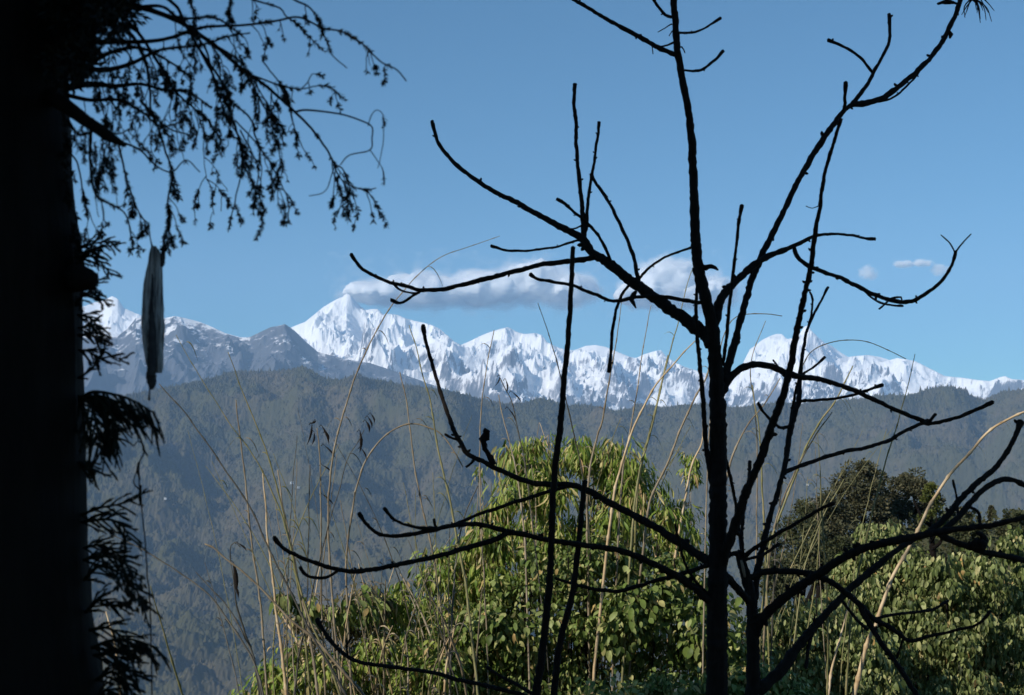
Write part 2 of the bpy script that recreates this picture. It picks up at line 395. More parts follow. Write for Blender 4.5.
# trees standing along the crest of that ridge
rng = np.random.default_rng(5)
pr = np.array(ridge_prof)
v0 = np.array([[0, 0, 1], [1, 0, 0.1], [0.3, 0.95, 0.1], [-0.8, 0.6, 0.1], [-0.8, -0.6, 0.1], [0.3, -0.95, 0.1]])
f0 = np.array([[0, 1, 2], [0, 2, 3], [0, 3, 4], [0, 4, 5], [0, 5, 1]])
mb = MB()
hv = np.empty(len(bpy.data.objects['hills'].data.vertices) * 3); bpy.data.objects['hills'].data.vertices.foreach_get('co', hv); hv = hv.reshape(-1, 3)
grid = hv.reshape(-1, 1500, 3)
NT = 52000
cc = rng.integers(0, 1500, NT)
uu = np.where(np.arange(NT) < 7000, 619 - np.abs(rng.normal(0, 12, NT)), 619 * np.sqrt(rng.uniform(0.02, 1, NT))).astype(int).clip(0, 619)
pp = grid[uu, cc] + np.stack([rng.uniform(-6, 6, NT), rng.uniform(-6, 6, NT), np.full(NT, -4.0)], -1)
hh_ = rng.uniform(14, 28, NT) * np.where(rng.uniform(0, 1, NT) > 0.93, 1.6, 1.0); ww = rng.uniform(7, 14, NT)
hh_[:7000] *= 1.35; ww[:7000] *= 1.2
aa = rng.uniform(0, 6.28, NT); vv = v0[None] * rng.uniform(0.75, 1.2, (NT, 6, 1))
vv = np.stack([vv[..., 0] * np.cos(aa)[:, None] - vv[..., 1] * np.sin(aa)[:, None], vv[..., 0] * np.sin(aa)[:, None] + vv[..., 1] * np.cos(aa)[:, None], vv[..., 2]], -1)
vv = vv * np.stack([ww, ww, hh_], -1)[:, None, :] + pp[:, None, :]
mb.add(vv.reshape(-1, 3), (np.arange(NT)[:, None, None] * 6 + f0[None]).reshape(-1, 3))
o = mb.build('forest', M['forest'], smooth=False)
tag(o, 'dark forest covering the wooded hills below the snow peaks', 'forest', kind='stuff')

# ---------------------------------------------------------------- haze and clouds
def box_mesh(x0, x1, y0, y1, z0, z1):
    v = [(x, y, z) for z in (z0, z1) for y in (y0, y1) for x in (x0, x1)]
    return np.array(v, float), [(0, 2, 3, 1), (4, 5, 7, 6), (0, 1, 5, 4), (2, 6, 7, 3), (0, 4, 6, 2), (1, 3, 7, 5)]
m = bpy.data.materials.new('haze_air'); m.use_nodes = True; nt = m.node_tree; nt.nodes.clear()
pv = nt.nodes.new('ShaderNodeVolumePrincipled'); ou = nt.nodes.new('ShaderNodeOutputMaterial')
pv.inputs['Color'].default_value = (0.45, 0.69, 1.0, 1); pv.inputs['Density'].default_value = HAZE
pv.inputs['Anisotropy'].default_value = -0.12
nt.links.new(pv.outputs[0], ou.inputs['Volume'])
v, f = box_mesh(-46500, 46500, -12500, 35200, -1560, 4300)
o = link_mesh('haze', v, f, m); tag(o, 'thin blue haze filling the valley air', 'haze', kind='stuff')

def cloud(label, lumps, Y, thick, dens, nscale, thr, seed, noise_amt=1.3, core=0.0):
    """lumps: (px, py, half width, half height) in photo units, at distance Y"""
    u = Y * PX1
    W = [(P(a, b_, Y), c * u, d * u) for a, b_, c, d in lumps]
    lo = np.array([min(w[0][0] - w[1] for w in W), Y - thick, min(w[0][2] - w[2] for w in W)]); hi = np.array([max(w[0][0] + w[1] for w in W), Y + thick, max(w[0][2] + w[2] for w in W)])
    c0 = (lo + hi) / 2; hs = (hi - lo) / 2
    m = bpy.data.materials.new('cloud_vapour'); m.use_nodes = True; nt = m.node_tree; nt.nodes.clear()
    ou = nt.nodes.new('ShaderNodeOutputMaterial'); vs = nt.nodes.new('ShaderNodeVolumePrincipled')
    vs.inputs['Color'].default_value = (0.999, 0.999, 1, 1); vs.inputs['Anisotropy'].default_value = -0.4
    tc = nt.nodes.new('ShaderNodeTexCoord')
    def mth(op, a, b2, clamp=False):
        x = nt.nodes.new('ShaderNodeMath'); x.operation = op; x.use_clamp = clamp
        for k, q in ((0, a), (1, b2)):
            if isinstance(q, (int, float)): x.inputs[k].default_value = q
            else: nt.links.new(q, x.inputs[k])
        return x.outputs[0]
    n = N(nt, 'ShaderNodeTexNoise', Scale=1.0, Detail=8.0, Roughness=0.58)
    mp = nt.nodes.new('ShaderNodeMapping'); mp.inputs['Scale'].default_value = (nscale / 1000, nscale / 1000, nscale / 800)
    mp.inputs['Location'].default_value = (seed * 3.1, seed, 0)
    nt.links.new(tc.outputs['Object'], mp.inputs[0]); nt.links.new(mp.outputs[0], n.inputs['Vector'])
    acc = None
    for c, rx, rz in W:
        sb_ = nt.nodes.new('ShaderNodeVectorMath'); sb_.operation = 'SUBTRACT'; nt.links.new(tc.outputs['Object'], sb_.inputs[0]); sb_.inputs[1].default_value = tuple(c - c0)
        ml = nt.nodes.new('ShaderNodeVectorMath'); ml.operation = 'MULTIPLY'; nt.links.new(sb_.outputs[0], ml.inputs[0]); ml.inputs[1].default_value = (1 / rx, 1 / min(thick, rx), 1 / rz)
        ln = nt.nodes.new('ShaderNodeVectorMath'); ln.operation = 'LENGTH'; nt.links.new(ml.outputs[0], ln.inputs[0])
        fl = mth('SUBTRACT', 1.0, ln.outputs['Value'], True)
        acc = fl if acc is None else mth('SMOOTH_MAX', acc, fl)
        if acc is not fl: acc.node.inputs[2].default_value = 0.15
    d = mth('ADD', acc, mth('MULTIPLY', mth('SUBTRACT', n.outputs['Fac'], 0.5), noise_amt))
    d = mth('SUBTRACT', d, thr, True)
    d = mth('MULTIPLY', mth('MULTIPLY', d, mth('MULTIPLY', acc, 3.0, True)), dens * 4)
    nt.links.new(d, vs.inputs['Density']); nt.links.new(vs.outputs[0], ou.inputs['Volume'])
    m.cycles.volume_step_rate = 0.12
    v, f = box_mesh(-hs[0], hs[0], -hs[1], hs[1], -hs[2], hs[2])
    me = bpy.data.meshes.new('cloud'); me.from_pydata(v.tolist(), [], f); me.materials.append(m); me.update()
    o = bpy.data.objects.new('cloud', me); scene.collection.objects.link(o); o.location = c0
    if core:
        import bmesh
        from mathutils import noise as mn
        bm = bmesh.new()
        for c, rx, rz in W:
            r_ = bmesh.ops.create_icosphere(bm, subdivisions=5, radius=1.0)
            for q in r_['verts']:
                n0 = q.co.normalized()
                q.co = Vector((n0.x * rx * core * 1.05, n0.y * min(thick, rx) * core, n0.z * rz * core * (0.9 if n0.z > 0 else 0.62))) + Vector(tuple(c - c0))
                k = 1.0 + 0.0; p_ = q.co / 620.0
                d_ = mn.fractal(p_ + Vector((seed, 0, 0)), 0.9, 2.1, 6)
                q.co += n0 * (d_ * 200 + 60)
        me2 = bpy.data.meshes.new('cloud_core'); bm.to_mesh(me2); bm.free(); me2.materials.append(M['cloud_white'])
        me2.polygons.foreach_set('use_smooth', [True] * len(me2.polygons))
        o2 = bpy.data.objects.new('cloud_core', me2); scene.collection.objects.link(o2); o2.parent = o
    return tag(o, label, 'cloud')
mw, ntw, bw = new_mat('cloud_white'); bw.inputs['Base Color'].default_value = (0.97, 0.97, 0.97, 1); bw.inputs['Roughness'].default_value = 1.0; bw.inputs['Specular IOR Level'].default_value = 0.0
trw = ntw.nodes.new('ShaderNodeBsdfTranslucent'); trw.inputs[0].default_value = (0.97, 0.97, 0.97, 1); msw = ntw.nodes.new('ShaderNodeMixShader'); msw.inputs[0].default_value = 0.25
ntw.links.new(bw.outputs[0], msw.inputs[1]); ntw.links.new(trw.outputs[0], msw.inputs[2]); ntw.links.new(msw.outputs[0], ntw.nodes['Material Output'].inputs[0]); M['cloud_white'] = mw
PX1 = 1.0 / F_PX
cloud('long white cloud hanging over the highest snow peak', [(380, 293, 54, 19), (425, 290, 66, 26), (480, 290, 72, 27), (532, 283, 54, 32), (568, 289, 42, 26)], 42000, 900, 0.0035, 1.9, 0.14, 2, 1.4, 0.62)
cloud('rounded white cloud behind the bare tree trunk, right of the long cloud', [(668, 284, 48, 38), (704, 292, 46, 28), (642, 294, 36, 20)], 42000, 900, 0.0035, 2.2, 0.14, 5, 1.4, 0.60)
cloud('faint small puff of cloud furthest left of the three in the right sky', [(868, 273, 13, 11)], 42000, 350, 0.0022, 4.5, 0.15, 7, 2.4)
cloud('thin flat wisp of cloud between the two faint puffs at right', [(904, 264, 14, 5), (922, 263, 14, 5)], 42000, 350, 0.004, 5.0, 0.1, 9, 2.4)
cloud('faint small puff of cloud above the hooked branch tip at right', [(940, 270, 13, 9)], 42000, 350, 0.0022, 4.5, 0.15, 12, 2.4)
# ---------------------------------------------------------------- bare trees in the shade
PX6 = 1.0 / F_PX
class Tree:
    """a bare tree: trunk, its branches, and the twigs those carry"""
    def __init__(s, label, trunk_pts, w, Y, seed, mat='dead_bark'):
        s.rng = np.random.default_rng(seed); s.Y = Y; s.mat = M[mat]
        x, y = trunk_pts[0]; gx0 = P(x, y, Y)
        zb = float(ground_z(gx0[0], Y)) - 0.05
        s.root = empty('bare_tree', (gx0[0], Y, zb)); tag(s.root, label, 'tree')
        s.lines = {}; s.objs = {}
        pts = [(a, b_, Y) for a, b_ in trunk_pts]
        c, r = s.curve(pts, w)
        base = np.array([[gx0[0], Y, zb]]); mid = (base[0] + c[0]) / 2
        c2 = np.vstack([base, mid, c]); r2 = np.concatenate([[r[0] * 1.7, r[0] * 1.25], r])
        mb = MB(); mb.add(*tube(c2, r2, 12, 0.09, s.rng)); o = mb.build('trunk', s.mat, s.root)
        s.lines['T'] = (np.array(s.px), s.pY); s.objs['T'] = o
    def curve(s, pts3, w):
        """pts3: (px, py, Y); w: list of pixel widths spread along it"""
        a = np.array(pts3, dtype=float)
        q = catmull(a, 3.0)
        # small crooks, as on real twigs
        n = len(q); L = np.arange(n)
        jx = fbm(L / 5.0 + s.rng.uniform(0, 99), L * 0.0, 3, 7) * 1.1; jy = fbm(L / 5.0 + s.rng.uniform(0, 99), L * 0.0 + 5, 3, 8) * 1.1
        e = np.clip(np.minimum(L, n - 1 - L) / 3.0, 0, 1)
        q[:, 0] += jx * e; q[:, 1] += jy * e
        wv = np.interp(np.linspace(0, 1, n), np.linspace(0, 1, len(w)), w)
        wv = wv * (1 + 0.20 * fbm(L / 2.2 + s.rng.uniform(0, 50), L * 0.0, 2, 3))
        s.px = q[:, :2].copy(); s.pY = q[:, 2].copy()
        c = np.array([P(x, y, Y) for x, y, Y in q])
        return c, wv * 0.5 * q[:, 2] * PX6
    def branch(s, key, pts, w, par='T', dY=None, knob=True):
        lp, lY = s.lines[par]
        d = np.hypot(lp[:, 0] - pts[0][0], lp[:, 1] - pts[0][1]); k = int(d.argmin()); Y0 = lY[k]
        start = [(lp[k, 0], lp[k, 1], Y0)] if d[k] > 1.5 else []
        tot = sum(math.hypot(pts[i + 1][0] - pts[i][0], pts[i + 1][1] - pts[i][1]) for i in range(len(pts) - 1))
        if dY is None: dY = s.rng.choice([-1, 1]) * s.rng.uniform(0.25, 0.6) * tot * s.Y * PX6
        acc = 0; p3 = []
        for i, (x, y) in enumerate(pts):
            if i: acc += math.hypot(x - pts[i - 1][0], y - pts[i - 1][1])
            p3.append((x, y, Y0 + dY * acc / max(tot, 1)))
        c, r = s.curve(start + p3, w)
        if knob and len(r) > 6: r[-3:] *= [1.15, 1.3, 1.2]
        mb = MB(); mb.add(*tube(c, r, 7 if w[0] > 3 else 5, 0.17, s.rng))
        # buds and leaf scars along it
        for t in range(int(len(c) / 4.5)):
            if s.rng.uniform() < 0.6:
                i = s.rng.integers(1, len(c) - 1); a = s.rng.uniform(0, 6.28)
                dv = np.array([math.cos(a), 0.2, math.sin(a)]) * r[i]
                mb.add(*tube(np.array([c[i], c[i] + dv * 1.5, c[i] + dv * 1.9 + (c[min(i + 1, len(c) - 1)] - c[i]) * 0.2]), np.array([0.6, 0.5, 0.2]) * r[i], 5))
        if par == 'T': parent, nm = s.root, 'branch'
        else:
            parent = s.objs[par]; nm = 'twig'
            if parent.name.startswith('twig'): parent = parent.parent
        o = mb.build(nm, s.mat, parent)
        s.lines[key] = (s.px.copy(), s.pY.copy()); s.objs[key] = o
        return o
    def curl(s, pts, w, par, name='dried_leaf'):
        lp, lY = s.lines[par]; d = np.hypot(lp[:, 0] - pts[0][0], lp[:, 1] - pts[0][1]); Y0 = lY[int(d.argmin())]
        c, r = s.curve([(x, y, Y0 - 0.01 * i) for i, (x, y) in enumerate(pts)], w)
        mb = MB(); mb.add(*tube(c, r, 6, 0.35, s.rng))
        parent = s.objs[par]
        if par == 'T': parent = s.root
        elif parent.name.startswith('twig'): parent = parent.parent
        mb.build(name, s.mat, parent)

T = Tree('tall bare leafless tree whose thick dark trunk runs past the top of the photo',
    [(717, 712), (717, 640), (718, 560), (718, 480), (718, 422), (716, 375), (714, 345), (711, 320), (706, 300), (699, 270), (696, 245), (694, 195), (692, 145), (689, 115), (686, 98), (681, 72), (677.5, 50), (675.5, 25), (674, 0), (673, -40)],
    [22, 21, 19, 17.5, 17, 13, 11, 9, 7.5, 7, 6.5], 6.0, 11)
B = T.branch
B('b1', [(676, 55), (655, 46), (640, 37), (610, 21), (590, 9), (575, 0), (560, -8)], [5.5, 5, 4, 4])
B('b1a', [(652, 45), (653, 54)], [1.4, 1], 'b1', 0); B('b1b', [(674, 42), (668, 45), (660, 47)], [2.5, 2])
B('b2', [(671, 17), (665, 15), (658, 7), (652, -4)], [3.5, 3])
B('b3', [(680, 33), (695, 32), (708, 26), (721, 18)], [3, 2.2, 3])
B('b4', [(685, 70), (693, 71), (702, 70), (710, 64), (717, 58), (723, 51)], [2.5, 3, 3.4])
B('b4a', [(671, 24), (665, 28), (658, 32)], [1.6, 1]); B('b4b', [(672, 31), (669, 36)], [2, 1]); B('b4c', [(682, 47), (685, 53)], [2, 1])
B('b5', [(713, 345), (707, 336), (687, 321), (662, 303), (637, 285), (617, 270), (605, 260), (594, 255), (587, 246), (582, 238), (557, 225), (537, 214), (512, 200), (490, 189), (465, 172), (447, 155), (437, 139), (432, 121)], [15, 13, 12, 11, 10, 8.5, 6.5, 5.5, 5, 4.5, 4, 3.6])
B('b5a', [(584, 240), (583, 220), (581, 195), (577, 157), (576, 125), (574, 100), (575, 84)], [6, 4.5, 4, 4, 3.5], 'b5')
B('b5b', [(586, 229), (588, 202), (591, 180), (596, 150), (599, 122)], [4.5, 3.5, 3, 3], 'b5')
B('b5c', [(611, 262), (604, 245), (594, 230), (584, 220), (572, 210), (565, 204), (557, 199)], [3.4, 3.2, 3, 3.4], 'b5')
B('b5d', [(639, 280), (638, 277), (632, 252), (619, 222), (609, 202), (597, 185), (591, 174)], [4.4, 4, 3.5, 3.5], 'b5')
B('b5e', [(637, 281), (645, 272), (655, 263), (668, 256), (684, 250), (694, 247)], [3.2, 2.6, 2.4], 'b5')
B('b5f', [(584, 240), (574, 241), (560, 246), (542, 249), (512, 251), (491, 246)], [2.5, 2.5, 2.6, 3], 'b5')
B('b5g', [(596, 257), (580, 260), (560, 262), (540, 265), (512, 272), (481, 280), (443, 289), (421, 290), (406, 286), (386, 281), (363, 269), (351, 254)], [6.5, 5.2, 5, 5, 4.6, 4, 3.6, 3.6], 'b5')
B('b5h', [(420, 291), (410, 298), (400, 303), (391, 300)], [3, 3, 3.4], 'b5g'); B('b5i', [(419, 293), (408, 292), (399, 289), (393, 283)], [2.4, 2, 2], 'b5g')
B('b5j', [(584, 224), (576, 228), (566, 229)], [1.8, 1.8], 'b5a')
B('b6', [(631, 282), (627, 288), (621, 296), (617, 307), (613, 325), (611, 350), (609, 372)], [3.4, 3.2, 3.4, 3.4, 3.8], 'b5')
B('b6b', [(697, 303), (692, 302), (667, 297), (637, 297), (614, 301), (594, 294), (574, 286), (549, 281), (538, 279), (530, 274)], [4.6, 4, 3.6, 3.4, 3.2])
T.curl([(636, 291), (632, 297), (633, 303), (636, 308)], [3, 6, 5, 1.5], 'b6b')
T.curl([(698, 267), (706, 267), (712, 266), (718, 270)], [3, 6, 5, 2], 'T')
B('b9', [(714, 325), (718, 311), (720, 301), (730, 287), (744, 274), (758, 262), (776, 253), (794, 246), (808, 239), (825, 234), (850, 235), (862, 238), (875, 239)], [11, 9, 8, 7.5, 6.5, 5.5, 4, 3, 2.6, 3])
B('b10', [(794, 247), (797, 256), (803, 262), (818, 270), (838, 277), (855, 285), (873, 294), (890, 300), (903, 302), (915, 300), (930, 291), (943, 279), (952, 265), (956, 251)], [4.5, 4.5, 4.4, 4.4, 4.6, 4.4, 4, 3.5, 3], 'b9')
B('b10a', [(955, 253), (961, 245), (971, 234)], [2, 1.5, 1], 'b10'); B('b10b', [(955, 253), (949, 242), (941, 235)], [1.8, 1.4, 1], 'b10')
B('b10c', [(865, 291), (872, 298), (884, 304), (903, 306)], [2.5, 2.3, 2], 'b10'); B('b10d', [(888, 300), (893, 298), (901, 297), (902, 300)], [2.5, 2], 'b10'); B('b10e', [(888, 301), (884, 305), (879, 309)], [2.4, 2], 'b10')
B('b8', [(718, 400), (722, 385), (727, 368), (734, 346), (741, 318), (751, 283), (762, 255), (776, 227), (790, 198), (803, 172), (818, 147), (833, 125), (845, 110), (855, 101), (870, 80), (875, 70), (882, 57), (888, 45), (890, 32), (889, 14)], [10, 9, 7.5, 7, 7, 6.5, 6, 6, 7, 5, 4, 3.4, 3.6])
B('b8a', [(873, 73), (866, 64), (860, 57), (848, 49), (838, 44), (828, 40)], [3.2, 3, 3, 3.4], 'b8')
B('b8b', [(852, 104), (860, 104), (878, 100), (893, 91), (908, 79), (923, 66), (935, 52), (945, 37), (953, 20), (959, 5), (964, -12)], [7, 6, 5.5, 5.5, 5, 5, 5], 'b8')
B('b8c', [(878, 102), (890, 99), (903, 90), (911, 82), (919, 72)], [2.6, 2.4, 2.4], 'b8b')
B('b8d', [(843, 112), (845, 106), (845, 96), (846, 82)], [3.8, 3.4, 3.6], 'b8')
T.curl([(949, 30), (951, 34), (950, 38)], [2, 4.5, 2], 'b8b'); T.curl([(958, 4), (950, 2), (943, 2), (938, 4)], [2, 4, 6, 3], 'b8b')
rg = np.random.default_rng(3)
mb = MB()
for k in range(13):
    a = rg.uniform(-0.9, 1.4); L = rg.uniform(14, 30); x0, y0 = 966 + rg.uniform(-2, 12), -6 + rg.uniform(-3, 6)
    q = [(x0, y0), (x0 + math.sin(a) * L * 0.6, y0 + 8), (x0 + math.sin(a) * L * 0.9 + rg.uniform(-4, 4), y0 + 6 + L * 0.7)]
    c, r = T.curve([(x, y, T.lines['b8b'][1][-1] + rg.uniform(-0.05, 0.05)) for x, y in q], [1.6, 1.3, 0.7]); mb.add(*tube(c, r, 4))
c, r = T.curve([(961, -4, T.lines['b8b'][1][-1]), (966, -6, T.lines['b8b'][1][-1]), (974, -2, T.lines['b8b'][1][-1])], [3, 4, 3]); mb.add(*tube(c, r, 5))
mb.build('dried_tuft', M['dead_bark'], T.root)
B('b11', [(722, 365), (725, 350), (729, 311), (732, 283), (736, 248), (739, 222), (742, 205)], [4, 3.6, 3.4, 3.2, 3.4])
B('b12', [(722, 392), (727, 382), (737, 371), (751, 365), (769, 366), (787, 373), (801, 377), (818, 379), (839, 385), (860, 393), (885, 405), (906, 414), (924, 421)], [9, 7.5, 7, 6.5, 5.5, 5, 4.8, 4.4, 4])
B('b12a', [(780, 371), (777, 365), (773, 360)], [2.4, 2], 'b12')
B('b13', [(922, 421), (928, 424), (953, 419), (973, 411), (993, 402)], [4, 3.8, 3.8, 4.2], 'b12')
B('b13a', [(926, 423), (931, 419), (936, 414)], [3.4, 3.2], 'b13')
B('s1', [(718, 575), (727, 547), (735, 525), (747, 490), (760, 460), (772, 425), (782, 398), (790, 368), (795, 340), (804, 297), (811, 266), (814, 241), (820, 205), (825, 172), (834, 142), (841, 119)], [11, 10, 9, 8.5, 8, 7, 6.5, 5.5, 5, 4.2, 3.8, 3.4])
B('s1a', [(813, 243), (817, 232), (818, 224)], [1.4, 1], 's1', 0); B('s1b', [(821, 205), (812, 208), (806, 206)], [1.2, 0.8], 's1', 0)
B('b16', [(712, 482), (707, 452), (705, 432), (703, 400), (701, 375), (698, 345), (696, 310), (697, 286), (694, 268)], [5.5, 5.2, 5, 4.8, 4, 3.6, 3.2], dY=-0.12)
B('b17', [(724, 455), (727, 465), (731, 480), (735, 500), (738, 522), (741, 550)], [3.6, 3.2, 3], dY=0.3, knob=False)
B('b26', [(714, 566), (709, 562), (687, 547), (662, 531), (637, 517), (612, 504), (600, 497), (590, 491), (575, 486), (560, 484), (540, 484), (520, 479), (500, 470), (482, 461), (467, 453), (460, 442), (452, 425), (442, 397), (431, 360), (426, 342), (423, 325)], [10, 9, 8, 7.5, 7, 6, 5.6, 5.2, 5, 4.6, 4, 3.8, 3.8])
B('b26a', [(459, 440), (452, 438), (445, 434)], [3, 2.6], 'b26'); B('b26b', [(475, 459), (470, 464), (466, 467)], [2.6, 2.4], 'b26')
T.curl([(494, 465), (487, 452), (483, 440), (488, 432), (484, 430)], [5, 6, 5, 9, 4], 'b26')
B('b27', [(716, 604), (707, 598), (692, 586), (675, 575), (650, 562), (625, 552), (600, 547), (575, 544), (550, 540), (525, 535), (500, 529), (482, 525), (462, 524), (437, 529), (412, 534), (390, 536), (375, 532), (365, 522), (359, 513)], [9, 8, 7, 6.5, 6, 5.6, 5.4, 5, 5, 4.4, 3.8, 3.6])
B('b27a', [(440, 529), (430, 528), (415, 527), (395, 520), (384, 508)], [4, 3.4, 3, 3], 'b27'); B('b27x', [(437, 529), (435, 525), (434, 519)], [3.2, 2.6], 'b27')
B('b27b', [(565, 487), (550, 491), (525, 499), (500, 507), (475, 516), (450, 526)], [4, 4, 3.8, 3.4], 'b26', knob=False); B('b27y', [(488, 525), (487, 519), (487, 512)], [2.4, 2], 'b27')
B('b27c', [(508, 531), (500, 537), (490, 541), (470, 547), (445, 554), (420, 560), (400, 564), (370, 570), (347, 571), (325, 566), (300, 557), (282, 547), (274, 537)], [6, 5.4, 5, 5, 4.8, 4.6, 4, 4], 'b27')
B('b27d', [(338, 570), (330, 576), (322, 578), (310, 577), (304, 573), (300, 567)], [3.4, 3.2, 3.2, 3], 'b27c')
B('b28', [(712, 564), (700, 568), (687, 572), (670, 577), (650, 582), (625, 590), (612, 591), (590, 588), (570, 583), (555, 578)], [5, 4.6, 4.2, 4, 3.6, 3.2], knob=False)
B('b32', [(675, 524), (680, 546), (687, 568), (697, 582), (709, 594)][::-1], [3, 3, 2.6])
B('b33', [(722, 574), (730, 580), (739, 590), (748, 600)], [9, 8, 8], dY=0.12, knob=False)

# the second, shorter trunk close beside it with broken top
T2 = Tree('shorter bare tree with a broken top, close beside the thick dark trunk',
    [(753, 712), (753, 650), (752, 610), (749, 588), (743, 566), (739, 552)], [16, 14, 13, 12, 11, 9], 6.15, 23)
B = T2.branch
c, r = T2.curve([(741, 560, 6.09), (743, 568, 6.085), (745, 577, 6.085)], [2.2, 3.2, 2]); mb = MB(); mb.add(*tube(c, r, 6)); mb.build('painted_lit_sliver', M['painted_lit_sliver'], T2.root)  # pale sliver: light on the stub's side put into the wood colour
B('s2', [(755, 600), (757, 572), (760, 560), (766, 532), (775, 500), (784, 470), (789, 437), (795, 412), (799, 398), (800, 375), (803, 352), (808, 327), (818, 307), (828, 287)], [7, 7, 6.5, 5.5, 5, 6, 6.5, 5, 3.4, 2.6, 2.4])
B('s2a', [(807, 332), (811, 315), (813, 300), (810, 292)], [2.6, 2.4, 2], 's2')
B('s2b', [(798, 402), (803, 401), (830, 399), (853, 395), (868, 390), (883, 385)], [3.4, 3, 3, 3.4], 's2')
B('s2c', [(803, 374), (815, 366), (825, 357)], [2.6, 2.4], 's2')
B('s2d', [(797, 408), (792, 424), (782, 428), (775, 424), (766, 415), (758, 403)], [3.4, 3, 2.8], 's2')
B('s2e', [(784, 474), (785, 472), (803, 465), (825, 457), (848, 451), (868, 447), (888, 441), (903, 432), (918, 425), (928, 420)], [4.6, 4.2, 4, 3.8, 3.6], 's2', knob=False)
B('s2f', [(797, 385), (792, 410), (788, 440)], [3, 3, 3], 's2', knob=False)
B('c15', [(746, 556), (752, 550), (760, 545), (772, 537), (790, 527), (815, 512), (834, 503)], [5, 4, 3.6, 3.4]); B('c15a', [(748, 559), (760, 556), (769, 551), (779, 544)], [3.6, 3.2, 3])
B('c17', [(743, 560), (742, 530), (747, 490), (749, 475), (750, 461)], [4, 3.6, 3.2, 3]); B('c17b', [(745, 565), (743, 550), (740, 532)], [3, 2.4])
B('c18', [(742, 558), (735, 553), (728, 556)], [6, 5, 5], knob=False)
B('c19', [(756, 576), (765, 572), (780, 571), (800, 572), (818, 576), (835, 585), (850, 596), (863, 608), (875, 620), (888, 626), (900, 635), (911, 641), (930, 636), (953, 631), (973, 626), (985, 618), (990, 611)], [7, 6.5, 6.5, 6.5, 6.5, 6, 5, 4, 3.4, 3, 3])
B('c20', [(755, 635), (760, 621), (780, 601), (800, 586), (820, 573), (843, 558), (868, 547), (893, 541), (918, 536), (943, 531), (968, 528), (993, 525), (1018, 519), (1040, 514)], [11, 10, 9.5, 9, 8.5, 8, 7.5, 6.5, 5.5, 5])
B('c21', [(926, 534), (943, 520), (958, 502), (975, 485), (993, 470), (1005, 455), (1015, 437), (1021, 421)], [6.5, 6, 6, 5.5, 5, 5.5], 'c20')
B('c22', [(940, 532), (958, 518), (968, 505), (983, 490), (998, 481), (1009, 479), (1024, 485), (1040, 492)], [6.5, 6, 5.5, 5.5, 5.5], 'c20')
B('c23', [(757, 690), (768, 682), (783, 668), (793, 653), (813, 628), (833, 606), (848, 591), (868, 573), (893, 553), (915, 539)], [13, 12, 10, 8, 7, 7, 6, 5], knob=False)
B('c24', [(861, 608), (868, 621), (880, 641), (895, 661), (908, 681), (920, 702)], [6.5, 5.5, 5.5, 5.5], 'c19', knob=False)
B('c24a', [(845, 604), (855, 618), (868, 630)], [3.2, 3], 'c23'); B('c24b', [(876, 619), (890, 615), (908, 613), (930, 610), (948, 601)], [3.4, 3, 3], 'c19'); B('c24c', [(904, 637), (900, 647), (897, 658)], [2.6, 2], 'c19')
B('c24d', [(812, 632), (808, 650), (806, 668)], [5, 4, 3], 'c23')
B('c25', [(938, 532), (943, 536), (958, 543), (980, 551), (1005, 556), (1024, 560), (1042, 562)], [7, 6.5, 6.5, 6.5, 6], 'c20')
B('c25a', [(968, 507), (975, 509), (979, 514), (980, 523)], [3.4, 3, 3], 'c22'); B('c25b', [(958, 517), (957, 500), (953, 480)], [3, 2.4, 2], 'c22')
T2.curl([(972, 541), (978, 546), (985, 543)], [9, 16, 8], 'c25'); T2.curl([(981, 550), (984, 537), (976, 533)], [8, 9, 3], 'c25')

P1 = Tree('tall thin straight bare stem whose blunt tip stands against the long white cloud',
    [(536, 715), (536, 693), (542, 655), (547, 608), (550, 575), (552, 521), (553, 495), (556, 460), (561, 420), (564, 380), (568, 340), (571, 290), (573, 247)], [8.5, 8, 7.5, 6.8, 6.5, 6.5, 6, 5.6, 5, 4.6], 5.7, 31)
P1.branch('a', [(534, 699), (515, 693), (487, 686), (460, 680), (430, 672), (400, 668), (365, 663), (350, 658), (337, 648), (325, 633), (317, 619)], [5, 4.4, 4, 4, 4])
P1.branch('b', [(532, 694), (527, 691), (515, 683), (500, 676), (487, 667)], [4, 3.4, 3.2])
P1.branch('c', [(348, 657), (347, 645), (352, 637)], [2.4, 2], 'a')
P2 = Tree('short thin bare stem with a blunt tip, right beside the taller thin pole',
    [(550, 715), (554, 695), (556, 671), (562, 633), (572, 596), (577, 558), (581, 521), (582, 505), (585, 481)], [7.5, 7, 6.5, 6, 5.5, 5], 5.9, 37)
# ---------------------------------------------------------------- big conifer at the left edge
YC = 3.0
rc = np.random.default_rng(77)
trunk_c = P(-72, 347, YC); tx = trunk_c[0]; zb = float(ground_z(tx, YC)) - 0.1
conifer = empty('conifer_tree', (tx, YC, zb)); tag(conifer, 'huge dark conifer whose black trunk fills the left edge of the photo', 'tree')
